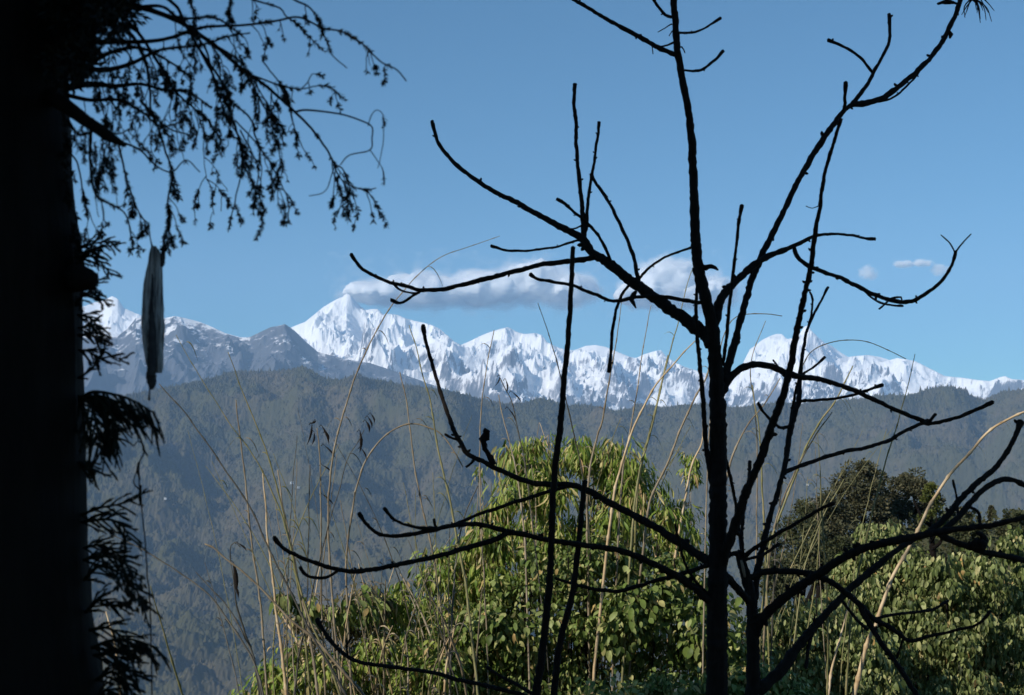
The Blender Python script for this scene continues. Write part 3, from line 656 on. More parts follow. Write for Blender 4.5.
# right edge of the trunk in the photo
edge = [(-120, 62), (0, 62), (110, 65), (170, 67), (200, 70), (230, 75), (260, 78), (340, 79), (400, 80), (500, 82), (550, 83), (600, 87), (650, 92), (700, 100), (760, 112)]
vs, nseg = [], 72
rows = []
for py in np.arange(-120, 761, 7.0):
    ex = np.interp(py, [e[0] for e in edge], [e[1] for e in edge])
    p = P(ex, py, YC); rows.append((p[2], p[0] - tx))
rows.sort()
zz = [zb, zb + 0.35] + [r_[0] for r_ in rows] + [rows[-1][0] + 2, rows[-1][0] + 5, rows[-1][0] + 8]
rad = [rows[0][1] * 1.6, rows[0][1] * 1.2] + [r_[1] for r_ in rows] + [rows[-1][1] * 0.8, rows[-1][1] * 0.5, 0.04]
th = np.linspace(0, 2 * math.pi, nseg, endpoint=False)
V = []
for z, R in zip(zz, rad):
    x = np.cos(th); y = np.sin(th)
    fur = ridged(th * 5.0 + 0.2 * math.sin(z * 3), np.full(nseg, z * 1.3), 4, 3) * 0.075 + 0.02 * fbm(th * 14, np.full(nseg, z * 9), 3, 8)
    rr_ = R * (0.975 + 0.45 * fur)
    V.append(np.stack([tx + rr_ * x, YC + rr_ * y, np.full(nseg, z)], -1))
V = np.vstack(V); nr = len(zz)
i = np.arange(nr - 1)[:, None] * nseg; j = np.arange(nseg)[None, :]; j2 = (j + 1) % nseg
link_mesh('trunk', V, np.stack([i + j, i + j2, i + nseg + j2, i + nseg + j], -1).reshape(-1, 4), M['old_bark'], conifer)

def c2w(q):  # (px,py,Y) rows to world
    return np.array([P(a, b_, Y) for a, b_, Y in q])
def stick(mb, q, w, sides=5, step=3.0):
    q = catmull(np.array(q, float), step); n = len(q)
    q[:, 0] += fbm(np.arange(n) / 4.0 + rc.uniform(0, 99), np.zeros(n), 2, 3) * 0.9 * np.clip(np.arange(n) / 4, 0, 1)
    wv = np.interp(np.linspace(0, 1, n), np.linspace(0, 1, len(w)), w)
    mb.add(*tube(c2w(q), wv * 0.5 * q[:, 2] * PX6, sides)); return q
LT = np.array([[0, 0], [0.45, 0.5], [1, 0], [0.45, -0.5]])
def leaflets(mb, base, axis, L, W):
    """small flat leaves: base (n,3), direction (n,3)"""
    n = len(base); axis = axis / (np.linalg.norm(axis, axis=1)[:, None] + 1e-9)
    s = np.cross(axis, rc.normal(0, 1, (n, 3))); s /= np.linalg.norm(s, axis=1)[:, None] + 1e-9
    L = np.broadcast_to(L, (n,))[:, None]; W = np.broadcast_to(W, (n,))[:, None]
    v = np.stack([base + axis * L * a + s * W * b_ for a, b_ in LT], 1).reshape(-1, 3)
    f = np.arange(n * 4).reshape(n, 4); mb.add(v, f)
def cluster(mb, q, w=5.5, dens=1.6, fwd=0.8):
    """leaves packed round the last stretch of a twig: q (n,3) in px,px,Y"""
    pts = c2w(q); n = len(pts)
    if n < 2: return
    seg = np.linalg.norm(np.diff(pts, axis=0), axis=1).sum() / (YC * PX6)
    k = max(4, int(seg * dens))
    t = rc.uniform(0, n - 1.001, k); i0 = t.astype(int); fr = (t - i0)[:, None]
    base = pts[i0] * (1 - fr) + pts[i0 + 1] * fr
    d = pts[np.minimum(i0 + 1, n - 1)] - pts[i0]; d /= np.linalg.norm(d, axis=1)[:, None] + 1e-9
    out = rc.normal(0, 1, (k, 3)); out -= (out * d).sum(1)[:, None] * d; out /= np.linalg.norm(out, axis=1)[:, None]
    u = YC * PX6
    leaflets(mb, base, d * fwd + out * rc.uniform(0.5, 1.1, (k, 1)), rc.uniform(0.45, 0.95, k) * w * u, rc.uniform(0.14, 0.26, k) * w * u)

def hang(wood, leaf, x, y, Y, L, lean, w=1.5, depth=0, leafy=0.7):
    """a drooping twig from (x, y) with leafy tips"""
    n = 5; pts = [(x, y, Y)]
    ang = lean
    for k in range(n):
        ang = ang * 0.72 + rc.normal(0, 0.16)
        pts.append((pts[-1][0] + math.sin(ang) * L / n, pts[-1][1] + math.cos(ang) * L / n, pts[-1][2] + rc.normal(0, 0.012)))
    q = stick(wood, pts, [w, w * 0.7, 0.8], 4)
    if depth < 2:
        for k in range(int(L / (16 if depth == 0 else 14))):
            i = rc.integers(len(q) // 5, len(q)); s = rc.choice([-1, 1])
            hang(wood, leaf, *q[i], L * rc.uniform(0.22, 0.5), s * rc.uniform(0.4, 1.3) + ang * 0.4, 1.1, depth + 1, leafy)
    if rc.uniform() < leafy:
        m_ = max(2, int(len(q) * rc.uniform(0.35, 0.7))); cluster(leaf, q[-m_:], rc.uniform(5.5, 8.0), 2.6)
    elif rc.uniform() < 0.5:
        i = rc.integers(0, max(1, len(q) - 4)); cluster(leaf, q[i:i + 5], 6.0, 2.2)

def limb(pts, w, hangs, Yd=0.0, Lr=(30, 75), spread=0.5, leafy=0.7, along=0.35, t0=0.15, Y0=YC - 0.12):
    n = len(pts); q = [(a, b_, Y0 + Yd * i / max(1, n - 1)) for i, (a, b_) in enumerate(pts)]
    wood, leaf = MB(), MB()
    qq = stick(wood, q, w, 7)
    for k in range(hangs):
        i = int((t0 + (1 - t0) * rc.uniform()) * (len(qq) - 1))
        hang(wood, leaf, *qq[i], rc.uniform(*Lr), rc.uniform(-0.8, 1.2) * spread + 0.35, 1.3, 0, leafy)
    for k in range(int(len(qq) * along / 4)):
        i = rc.integers(len(qq) // 4, len(qq) - 2); cluster(leaf, qq[i:i + rc.integers(3, 8)], 6.5, 2.4)
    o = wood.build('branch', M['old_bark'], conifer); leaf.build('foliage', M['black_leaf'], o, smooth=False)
    return o
A_ = [(90, 0), (120, 4), (150, 10), (180, 22), (200, 35), (217, 47), (237, 65), (250, 75), (267, 87), (295, 112), (310, 127), (325, 147), (335, 165)]
limb(A_, [8, 6, 5, 4, 3.2, 2.6, 2], 8, 0.15, (30, 75), 0.5, 0.8, 0.3)
limb([(60, 40), (110, 42), (160, 40), (200, 28), (220, 26), (245, 25), (275, 21), (295, 17), (307, 20), (322, 28), (340, 31), (355, 39), (366, 47), (380, 61), (397, 70), (406, 81)], [8, 5, 3.5, 2.6, 2.2, 1.8, 1.4], 7, -0.1, (14, 38), 0.7, 0.8, 0.35)
limb([(230, -12), (255, 0), (280, 8), (285, 15), (300, 27), (310, 38), (324, 51)], [3, 2, 1.5, 1.2], 3, 0.05, (14, 26), 0.5, 0.9, 0.7)
limb([(270, -14), (295, 0), (310, 8), (320, 22), (322, 32), (328, 43), (332, 55), (347, 68)], [3, 2, 1.5, 1.1], 2, 0.05, (14, 24), 0.4, 0.9, 0.8)
limb([(295, 112), (307, 110), (340, 114), (362, 121), (372, 127), (372, 138), (370, 150), (350, 155), (340, 165)], [2.4, 1.8, 1.5, 1.2], 0, 0.0, along=0, Y0=YC)
limb([(370, 150), (377, 160), (382, 168), (384, 180)], [1.1, 0.8], 1, 0.0, (12, 16), 0.3, 1.0, 0, Y0=YC)
limb([(368, 126), (372, 114), (378, 110), (384, 120), (382, 150), (378, 168)], [1.1, 0.9, 0.8], 0, along=0.2, Y0=YC)
limb([(335, 163), (331, 178), (324, 192), (309, 196)], [1.2, 0.9], 0, along=0, Y0=YC + 0.03)
limb([(335, 165), (342, 168), (348, 180), (350, 192)], [1.6, 1.2], 4, 0.0, (16, 34), 0.5, 1.0, 0.9, Y0=YC + 0.03)
limb([(334, 165), (340, 178), (352, 186), (366, 190), (376, 188)], [1.6, 1.2], 4, 0.0, (10, 42), 0.4, 1.0, 0.7, Y0=YC + 0.03)
limb([(336, 166), (334, 185), (333, 200)], [1.2, 1.0], 1, 0.0, (14, 18), 0.3, 1.0, 0.0, Y0=YC + 0.03)
limb([(237, 70), (257, 77), (282, 86), (300, 89), (317, 86), (330, 87), (345, 100)], [2.4, 1.8, 1.3, 1], 5, 0.05, (12, 24), 0.5, 1.0, 0.7)
limb([(300, 90), (308, 82), (312, 74), (323, 76)], [1.3, 1], 1, 0, (8, 12), 0.5, 1, 0.9)
limb([(200, 50), (222, 82), (230, 100), (250, 118), (255, 135), (260, 150), (258, 170)], [3, 2.2, 1.6], 6, 0.1, (30, 60), 0.5, 0.85, 0.5)
limb([(250, 78), (260, 100), (270, 118), (273, 132), (278, 148), (283, 170)], [2, 1.6, 1.2], 6, 0.05, (24, 48), 0.5, 0.95, 0.5)
limb([(215, 45), (240, 62), (262, 95), (275, 118), (285, 130)], [2.4, 1.6, 1.2], 4, 0.1, (16, 30), 0.7, 0.9, 0.3)
limb([(70, 62), (100, 70), (130, 64), (160, 50), (200, 45), (230, 36), (250, 33)], [7, 5, 3.2, 2.2, 1.6], 7, -0.15, (25, 60), 0.6, 0.75, 0.5)
limb([(66, 88), (90, 84), (115, 86), (140, 84), (165, 90), (188, 92), (212, 108)], [8, 5.5, 3.4, 2.4, 1.6], 8, 0.2, (30, 80), 0.5, 0.75, 0.5)
limb([(100, 20), (130, 34), (145, 60), (150, 90), (152, 112), (168, 128), (190, 135)], [6, 4, 3, 2, 1.6], 7, 0.1, (25, 70), 0.5, 0.75, 0.4)
limb([(120, 10), (160, 6), (180, 18), (215, 18), (240, 34)], [5, 3.4, 2.4, 1.6], 5, -0.1, (20, 45), 0.6, 0.75, 0.6)
limb([(150, -12), (175, 5), (186, 25), (205, 60), (220, 90), (236, 128), (242, 165), (235, 200), (228, 232)], [4, 3, 2.2, 1.6, 1.1], 6, 0.1, (24, 55), 0.5, 0.7, 0.25)
limb([(235, 120), (262, 150), (278, 178), (288, 200), (288, 222)], [1.8, 1.5, 1.2], 5, 0.05, (18, 40), 0.4, 0.95, 0.5)
limb([(140, 100), (155, 120), (165, 150), (172, 175), (168, 200), (169, 222), (164, 240)], [3, 2.2, 2, 1.6], 8, 0.05, (16, 40), 0.4, 1.0, 1.2)
limb([(122, 142), (140, 150), (155, 165), (172, 172), (186, 160), (200, 172)], [2.4, 1.6, 1.2], 2, 0.05, (16, 34), 0.4, 0.8, 0.1)
limb([(92, 118), (90, 150), (92, 180), (97, 197), (112, 205), (126, 215), (132, 240)], [4.5, 3, 2.4, 1.8, 1.4], 6, 0.0, (22, 46), 0.4, 0.8, 0.35)
limb([(118, 142), (125, 172), (130, 190), (140, 215), (148, 225), (138, 238)], [2.4, 1.8, 1.4], 5, 0.08, (16, 34), 0.4, 0.9, 0.6)
limb([(68, 150), (78, 165), (84, 200), (88, 220)], [2, 1.6, 1.2], 3, 0.0, (16, 34), 0.5, 0.9, 0.4)
limb([(68, 120), (80, 135), (100, 128), (118, 134), (130, 128)], [3, 2, 1.4], 3, -0.1, (18, 40), 0.6, 0.6, 0.3)
limb([(190, -14), (190, 0), (195, 16), (194, 28)], [2.4, 1.8, 1.4], 1, -0.1, (10, 20), 0.3, 0.9, 1.5)
limb([(225, -12), (231, 2), (228, 14), (232, 22)], [2, 1.6, 1.2], 1, -0.1, (8, 14), 0.3, 0.9, 1.4)
limb([(62, 75), (85, 66), (112, 52), (140, 48), (170, 62), (195, 80)], [7, 5, 3.4, 2.4, 1.6], 10, 0.1, (18, 55), 0.7, 0.85, 0.6)
limb([(66, 95), (90, 100), (118, 100), (142, 112), (160, 126), (182, 122)], [5, 4, 3, 2.2, 1.5], 10, -0.1, (16, 40), 0.7, 0.85, 0.6)
limb([(110, 8), (136, 30), (160, 66), (176, 92), (205, 118), (222, 140)], [5, 3.6, 2.6, 2, 1.4], 9, 0.1, (16, 42), 0.8, 0.85, 0.6)
limb([(185, 26), (205, 48), (215, 84), (226, 116), (240, 140), (246, 170), (262, 196)], [2.6, 2, 1.6, 1.2], 8, 0.0, (14, 40), 0.6, 0.95, 0.5)
limb([(240, 130), (258, 168), (255, 200), (262, 222), (256, 240)], [1.8, 1.4, 1.1], 6, 0.0, (10, 22), 0.8, 1.0, 0.8)
limb([(262, 60), (285, 92), (292, 120), (300, 142)], [1.6, 1.3, 1.0], 6, 0.1, (12, 28), 0.7, 1.0, 0.6)
# thick broken stub low on the crown
wood, leaf = MB(), MB()
stick(wood, [(40, 88, YC), (66, 106, YC - .1), (82, 118, YC - .18), (97, 128, YC - .22), (112, 138, YC - .25), (125, 145, YC - .27)], [26, 17, 14, 12, 12, 5], 10)
for k in range(14): hang(wood, leaf, rc.uniform(85, 125), rc.uniform(128, 144), YC - 0.25, rc.uniform(20, 60), rc.uniform(-0.6, 0.6), 1.2, 1, 0.35)
o = wood.build('broken_branch', M['old_bark'], conifer); leaf.build('foliage', M['black_leaf'], o, smooth=False)
wood = MB(); stick(wood, [(74, 278, YC - .02), (84, 279, YC - .1), (89, 280, YC - .12)], [30, 28, 22], 8); wood.build('branch_stub', M['old_bark'], conifer)

wood, leaf = MB(), MB()
for k in range(60):
    y = rc.uniform(108, 300); x = float(np.interp(y, [e[0] for e in edge], [e[1] for e in edge])) - 3
    hang(wood, leaf, x, y, YC - 0.05, rc.uniform(8, 20), rc.uniform(0.3, 1.6), 1.0, 2, 0.8)
o = wood.build('twigs', M['old_bark'], conifer); leaf.build('foliage', M['black_leaf'], o, smooth=False)
# dense inner foliage at the top
def ball_foliage(name, blobs, n, L, W, mat, parent, up=0.0, down=0.4):
    mb = MB()
    for (c, r) in blobs:
        c = np.array(c, float); r = np.array(r, float) * np.ones(3)
        d = rc.normal(0, 1, (n, 3)); d /= np.linalg.norm(d, axis=1)[:, None]
        p = c + d * r * rc.uniform(0.35, 1.0, (n, 1)) ** 0.6
        ax = d + rc.normal(0, 0.6, (n, 3)); ax[:, 2] -= down
        leaflets(mb, p, ax, rc.uniform(0.6, 1.2, n) * L, rc.uniform(0.6, 1.2, n) * W)
    return mb.build(name, mat, parent, smooth=False)
bl = []
for k in range(70):
    x, y = rc.uniform(60, 116), rc.uniform(-50, 92)
    if x > 118 - 0.42 * max(0, y): continue
    bl.append((P(x, y, YC + rc.uniform(-0.28, 0.1)), 0.045))
bl += [(P(rc.uniform(100, 135), rc.uniform(-45, 20), YC + rc.uniform(-0.2, 0.1)), 0.035) for k in range(8)]
ball_foliage('foliage', bl, 150, 0.022, 0.007, M['black_leaf'], conifer)
# the crown above the picture, which keeps everything near the camera in shade
bl = []
for k in range(150):
    z = rc.uniform(3.9, 9.5); a = rc.uniform(0, 6.28); R = 1.9 * (1 - (z - 3.9) / 7.5) * math.sqrt(rc.uniform(0.05, 1))
    bl.append(((tx + R * math.cos(a), YC - 0.2 + R * math.sin(a), z), (0.5, 0.5, 0.35)))
ball_foliage('crown', bl, 260, 0.16, 0.05, M['conifer_leaf'], conifer)

# flat sprays with rope-like shoots that droop along the trunk
def spray(pts, w, n, Ls, droop, Yd=-0.1, seed=0, side=None, thick=3.0, name='spray'):
    mb, lf = MB(), MB()
    q0 = [(a, b_, YC + 0.0 + Yd * i / (len(pts) - 1)) for i, (a, b_) in enumerate(pts)]
    q = stick(mb, q0, w, 6)
    def shoot(x, y, Y, ang, L, w_, lev):
        k = 6; p = [(x, y, Y)]; a = ang
        for _ in range(k):
            a += (droop - a) * 0.08 + rc.normal(0, 0.035)
            p.append((p[-1][0] + math.cos(a) * L / k, p[-1][1] + math.sin(a) * L / k, p[-1][2] + rc.normal(0, 0.006)))
        qq = stick(mb, p, [w_, w_ * 0.9, w_ * 0.5], 4, 2.5)
        cluster(lf, qq, 3.6, 3.0, 1.6)
        if lev == 0:
            for _ in range(int(L / 7)):
                i = rc.integers(1, len(qq)); shoot(*qq[i], ang + rc.choice([-1, 1]) * rc.uniform(0.12, 0.38), L * rc.uniform(0.3, 0.6), w_ * 0.8, 1)
    for k in range(n):
        t = (k + 0.5) / n; i = int(t * (len(q) - 1)); i2 = min(i + 2, len(q) - 1); i1 = max(0, i2 - 3)
        a0 = math.atan2(q[i2][1] - q[i1][1], q[i2][0] - q[i1][0]); s = (-1 if k % 2 else 1) if side is None else side
        shoot(*q[i], a0 + s * rc.uniform(0.45, 0.8), rc.uniform(*Ls) * (1 - 0.35 * t), 2.3, 0)
    cluster(lf, q, 4.0, 1.4)
    o = mb.build(name, M['conifer_leaf'], conifer); lf.build('needles', M['conifer_leaf'], o, smooth=False)
spray([(76, 250), (92, 244), (108, 242), (118, 246)], [3, 2, 1.4], 12, (10, 20), 0.6)
spray([(78, 262), (92, 256), (104, 266), (112, 276)], [3, 2, 1.4], 12, (10, 18), 0.9)
spray([(78, 300), (90, 292), (100, 298), (110, 306)], [3, 2, 1.4], 12, (8, 16), 0.7)
spray([(78, 315), (90, 318), (100, 330), (106, 345)], [3, 2, 1.4], 13, (10, 20), 1.1)
spray([(78, 335), (92, 336), (102, 344)], [3, 2, 1.4], 10, (10, 22), 1.2)
spray([(78, 378), (88, 372), (98, 362), (106, 352), (116, 358), (128, 358)], [2.4, 1.8, 1.2, 1], 10, (8, 16), 0.2)
spray([(79, 400), (92, 392), (112, 394), (132, 400), (156, 414)], [4, 3, 2, 1.4], 17, (26, 58), 1.35, side=1)
spray([(79, 398), (95, 398), (110, 412), (120, 432)], [4, 3, 2, 1.4], 14, (26, 60), 1.4, side=1)
spray([(79, 396), (90, 404), (98, 430), (102, 460)], [4, 3, 2, 1.4], 14, (18, 40), 1.5)
spray([(80, 462), (88, 466), (96, 474)], [3, 2, 1.4], 9, (12, 24), 1.2)
spray([(81, 515), (100, 508), (120, 504), (138, 498)], [3, 2, 1.4], 10, (12, 26), 0.7)
spray([(82, 522), (95, 520), (112, 520), (124, 528), (130, 540)], [3.4, 2.4, 1.6], 16, (14, 30), 0.9)
spray([(84, 548), (100, 545), (115, 552), (128, 562)], [3, 2.4, 1.6], 14, (14, 28), 0.9)
spray([(84, 580), (100, 566), (120, 574), (135, 588), (146, 610)], [4, 3, 2, 1.6], 21, (14, 26), 1.0)
spray([(86, 612), (100, 600), (118, 606), (130, 604)], [4, 3, 2, 1.6], 16, (14, 26), 0.8)
spray([(92, 648), (112, 640), (134, 640), (158, 648)], [4, 3, 2, 1.4], 18, (18, 40), 1.0, side=1)
spray([(94, 655), (112, 655), (125, 668), (138, 680)], [4, 3, 2, 1.4], 17, (18, 34), 1.1)
spray([(96, 680), (112, 672), (124, 682), (134, 698)], [4, 3, 2, 1.4], 14, (16, 30), 1.2)
spray([(96, 700), (108, 690), (120, 705)], [4, 3, 2], 12, (16, 30), 1.2)
spray([(78, 258), (90, 252), (102, 250)], [3, 2, 1.4], 9, (14, 26), 1.0)
spray([(78, 290), (90, 284), (98, 286)], [3, 2, 1.4], 8, (12, 24), 0.8)
spray([(79, 328), (92, 326), (100, 330)], [3, 2, 1.4], 9, (12, 24), 1.0)
spray([(79, 350), (90, 352), (100, 362)], [3, 2, 1.4], 9, (14, 26), 1.2)
spray([(79, 402), (98, 396), (118, 402), (138, 410)], [4, 3, 2, 1.4], 12, (20, 44), 1.0, side=1)
spray([(79, 405), (88, 420), (94, 445)], [4, 3, 2], 11, (22, 44), 1.35)
spray([(84, 560), (100, 556), (120, 560), (132, 572)], [4, 3, 2, 1.4], 14, (16, 28), 0.9)
spray([(90, 630), (108, 628), (126, 640), (140, 652)], [4, 3, 2, 1.4], 12, (20, 36), 1.0)
# broad leaves of a climber among the sprays
mb = MB()
for k in range(70):
    x, y = rc.uniform(112, 140), rc.uniform(568, 606)
    p = P(x + (y - 568) * 0.25, y, YC - 0.12 + rc.uniform(-0.05, 0.05))[None, :]
    leaflets(mb, p, np.array([[rc.uniform(-0.3, 0.6), rc.uniform(-.3, .3), rc.uniform(-1, -0.2)]]), 0.02, 0.009)
mb.build('climber_leaves', M['black_leaf'], conifer, smooth=False)

# thin dried climber strand hanging beside the trunk
mb = MB()
stick(mb, [(134, 446, 3.1), (138, 441, 3.1), (143, 444, 3.1), (144, 452, 3.1), (139, 465, 3.1), (139, 478, 3.1), (140, 492, 3.1), (142, 512, 3.1), (145, 540, 3.1), (147, 571, 3.1), (150, 605, 3.1), (151, 645, 3.1), (152, 700, 3.1), (152, 800, 3.1)], [1.3, 1.3, 1.4, 1.6, 1.4, 1.4, 1.4, 1.6])
stick(mb, [(140, 490, 3.1), (134, 483, 3.09), (136, 472, 3.09), (139, 462, 3.1)], [1.6, 1.2, 1])
stick(mb, [(139, 462, 3.1), (138, 470, 3.1), (140, 480, 3.1)], [2.5, 3.4, 1.2]); stick(mb, [(141, 485, 3.1), (140, 496, 3.1), (142, 508, 3.1)], [2, 4, 1.2])
o = mb.build('dried_stalk', M['old_bark'], origin=P(152, 800, 3.1)); tag(o, 'thin dark dried weed stalk with a curled tip standing close beside the conifer sprays', 'plant')
# unseen evergreen added off to the left to cast shade across the bare trees
tz = float(ground_z(-4.6, 2.0))
shade = empty('added_shade_evergreen', (-4.6, 2.0, tz)); tag(shade, 'unseen dense evergreen left of the conifer, added to shade the bare trees', 'tree')
mb = MB(); mb.add(*tube(np.array([[-4.6, 2.0, tz - 0.2], [-4.58, 2.0, 2], [-4.6, 2.02, 5], [-4.6, 2.0, 9.5]]), np.array([.32, .24, .16, .03]), 12)); mb.build('trunk', M['old_bark'], shade)
bl = []
for k in range(330):
    z = rc.uniform(0.6, 10.0); a = rc.uniform(0, 6.28); R = (2.4 if z < 6.5 else 2.4 * (10.6 - z) / 4.1) * math.sqrt(rc.uniform(0.02, 1)) * 0.9
    bl.append(((-4.6 + R * math.cos(a) * 0.62, 1.75 + 0.72 * R * math.sin(a), z), (0.55, 0.5, 0.45)))
ball_foliage('crown', bl, 240, 0.22, 0.09, M['conifer_leaf'], shade)
# ---------------------------------------------------------------- leafy shrubs on the slope
re_ = np.random.default_rng(404)
LU = np.array([0.0, 0.22, 0.5, 0.78, 1.0])
def leaves(mb, base, axis, L, W, prof=(0.06, 0.8, 1.0, 0.62, 0.03), curl=0.35, fold=0.25, up=(0, -0.35, 1)):
    n = len(base)
    axis = axis / (np.linalg.norm(axis, axis=1)[:, None] + 1e-9)
    nrm = np.array(up, float) + re_.normal(0, 0.45, (n, 3))
    nrm -= (nrm * axis).sum(1)[:, None] * axis; nrm /= np.linalg.norm(nrm, axis=1)[:, None] + 1e-9
    s = np.cross(axis, nrm)
    L = np.broadcast_to(L, (n,))[:, None]; W = np.broadcast_to(W, (n,))[:, None]
    cu = curl * re_.uniform(0.3, 1.6, (n, 1)); fo = fold * re_.uniform(0.2, 1.6, (n, 1))
    rows_ = []
    for u_, w_ in zip(LU, prof):
        mid = base + axis * L * u_ * (1 - 0.25 * cu * u_) - nrm * L * cu * u_ * u_
        for v_ in (-1, 0, 1):
            rows_.append(mid + s * W * 0.5 * w_ * v_ + nrm * W * 0.5 * w_ * fo * abs(v_))
    v = np.stack(rows_, 1).reshape(-1, 3)
    q = []
    for a in range(4):
        for b_ in range(2):
            k = a * 3 + b_; q.append((k, k + 1, k + 4, k + 3))
    f = (np.arange(n)[:, None, None] * 15 + np.array(q)[None]).reshape(-1, 4); mb.add(v, f)

def inside(poly, x, y):
    c = False; n = len(poly)
    for i in range(n):
        x1, y1 = poly[i]; x2, y2 = poly[(i + 1) % n]
        if (y1 > y) != (y2 > y) and x < (x2 - x1) * (y - y1) / (y2 - y1) + x1: c = not c
    return c
def shrub(label, poly, Y, depth, nclump, nleaf, R, L, W, mat, stem_mat, nstem, droop, prof, curl, fold, kind='shrub', category='shrub', stemw=0.012, lean=0.0, group=None, up=(0, -0.35, 1), stemtop=1.0):
    xs = [p[0] for p in poly]; ys = [p[1] for p in poly]
    cx = sum(xs) / len(xs); bx_ = P(cx, max(ys), Y); gz_ = float(ground_z(bx_[0], Y))
    root = empty(kind, (bx_[0], Y, gz_)); tag(root, label, category, group)
    cl = []
    top = min(ys); tries = 0
    while len(cl) < nclump and tries < 20000:
        tries += 1
        x, y = re_.uniform(min(xs), max(xs)), re_.uniform(min(ys), max(ys))
        if not inside(poly, x, y): continue
        # a crown that bulges: its top lies in the middle of its depth
        t = (y - top) / (max(ys) - top + 1)
        Yq = Y + re_.uniform(-1, 1) * depth * (0.25 + 0.75 * math.sqrt(t)) 
        cl.append((P(x, y, Yq), R * re_.choice([0.45, 0.7, 1.0, 1.35])))
    mb = MB()
    for c, r in cl:
        d = re_.normal(0, 1, (nleaf, 3)); d /= np.linalg.norm(d, axis=1)[:, None]
        p = c + d * r * re_.uniform(0.15, 1.0, (nleaf, 1)) ** 0.5 * np.array([1, 1, 0.85])
        ax = d * 0.8 + re_.normal(0, 0.35, (nleaf, 3)); ax[:, 2] -= droop
        sc_ = re_.uniform(0.62, 1.3); keep = re_.uniform(0, 1, nleaf) < re_.choice([0.6, 0.9, 1.0]); p = p[keep]; ax = ax[keep]; m_ = len(p)
        leaves(mb, p, ax, sc_ * L * re_.uniform(0.5, 1.3, m_), sc_ * W * re_.uniform(0.55, 1.3, m_), prof, curl, fold, up)
    mb.build('foliage', mat, root, smooth=True)
    # stems from the ground up into the crown
    pick = sorted(cl, key=lambda q: -q[0][2])[:max(nstem * 2, 1)]
    for k in range(nstem):
        c, r = pick[int(k * len(pick) / nstem)]
        x0 = bx_[0] + (c[0] - bx_[0]) * 0.35 + re_.uniform(-0.15, 0.15); y0 = Y + re_.uniform(-0.2, 0.2)
        z0 = float(ground_z(x0, y0)) - 0.05
        tt = np.linspace(0, 1, 14)[:, None]
        a = np.array([x0, y0, z0]); b_ = c + np.array([0, 0, r * 0.6])
        mid = a * (1 - tt) + b_ * tt; mid[:, 0] += np.sin(tt[:, 0] * 3.1) * re_.uniform(-0.15, 0.15); mid[:, 0] += 0.02 * fbm(tt[:, 0] * 6 + k, tt[:, 0] * 0, 2, 4)
        sb = MB(); sb.add(*tube(mid, stemw * (1.15 - 0.8 * tt[:, 0]), 6, 0.1, re_))
        for w_ in range(5):
            i = re_.integers(6, 13); e2 = mid[i] + np.array([re_.uniform(-1, 1), re_.uniform(-.5, .5), re_.uniform(0.1, 0.9)]) * R * 1.2
            sb.add(*tube(np.array([mid[i], (mid[i] + e2) / 2 + re_.normal(0, 0.02, 3), e2]), np.array([.45, .35, .2]) * stemw, 5))
        sb.build('stem', stem_mat, root)
    return root, cl
LANCE = (0.15, 0.75, 1.0, 0.7, 0.02); OVAL = (0.1, 0.85, 1.0, 0.7, 0.04)
# cane-like shrub with long hanging leaves, the crest of the thicket
shrub('bright yellow-green shrub with long hanging narrow leaves forming the crest of the middle thicket', [(505, 447), (530, 441), (560, 447), (592, 441), (615, 440), (630, 455), (652, 488), (688, 508), (698, 555), (640, 570), (520, 560), (470, 545), (480, 518), (512, 492), (505, 468)],
      10.2, 0.7, 150, 80, 0.13, 0.105, 0.016, M['cane_leaf'], M['dry_reed'], 22, 1.5, LANCE, 0.5, 0.35, stemw=0.010)
shrub('green shrub with narrow hanging leaves sloping down the left side of the middle thicket', [(470, 530), (505, 540), (520, 600), (500, 690), (380, 690), (372, 612), (385, 590), (420, 572), (448, 548)],
      9.7, 0.6, 135, 80, 0.14, 0.088, 0.017, M['cane_leaf'], M['dry_reed'], 14, 1.3, LANCE, 0.45, 0.35, stemw=0.010)
shrub('dense broad-leaved creeper shrub filling the thicket below the long bare twigs', [(500, 560), (560, 545), (640, 545), (690, 568), (722, 605), (745, 640), (750, 705), (440, 705), (450, 640), (490, 600)],
      9.3, 0.6, 190, 100, 0.15, 0.058, 0.029, M['broad_leaf'], M['dead_bark'], 12, 0.9, OVAL, 0.35, 0.3, stemw=0.012)
shrub('low leafy shrub at the bottom of the photo, left of the middle thicket', [(252, 672), (300, 650), (330, 645), (352, 655), (400, 640), (450, 650), (460, 705), (235, 705)],
      9.0, 0.4, 75, 85, 0.13, 0.07, 0.018, M['cane_leaf'], M['dry_reed'], 16, 1.0, OVAL, 0.35, 0.3, stemw=0.008)
shrub('small clump of green leaves on tall stems, standing alone at the left among dry reeds', [(275, 598), (300, 590), (318, 600), (345, 606), (370, 600), (370, 622), (330, 618), (285, 612)],
      8.9, 0.2, 10, 34, 0.09, 0.085, 0.032, M['broad_leaf'], M['dry_reed'], 4, 1.2, OVAL, 0.35, 0.3, stemw=0.006)
shrub('rounded pale green shrub rising highest just left of the bright pale reed', [(856, 545), (868, 532), (888, 531), (904, 542), (915, 570), (910, 640), (830, 640), (802, 615), (838, 588), (848, 560)],
      11.6, 0.7, 120, 150, 0.14, 0.060, 0.028, M['right_leaf'], M['dead_bark'], 9, 1.9, OVAL, 0.4, 0.35, stemw=0.014)
shrub('wide shrub of small pale green hanging leaves filling the right edge of the photo', [(915, 572), (935, 556), (960, 560), (985, 545), (1005, 538), (1045, 532), (1060, 705), (880, 705), (905, 640)],
      11.2, 0.8, 170, 150, 0.14, 0.060, 0.028, M['right_leaf'], M['dead_bark'], 11, 1.9, OVAL, 0.4, 0.35, stemw=0.014)
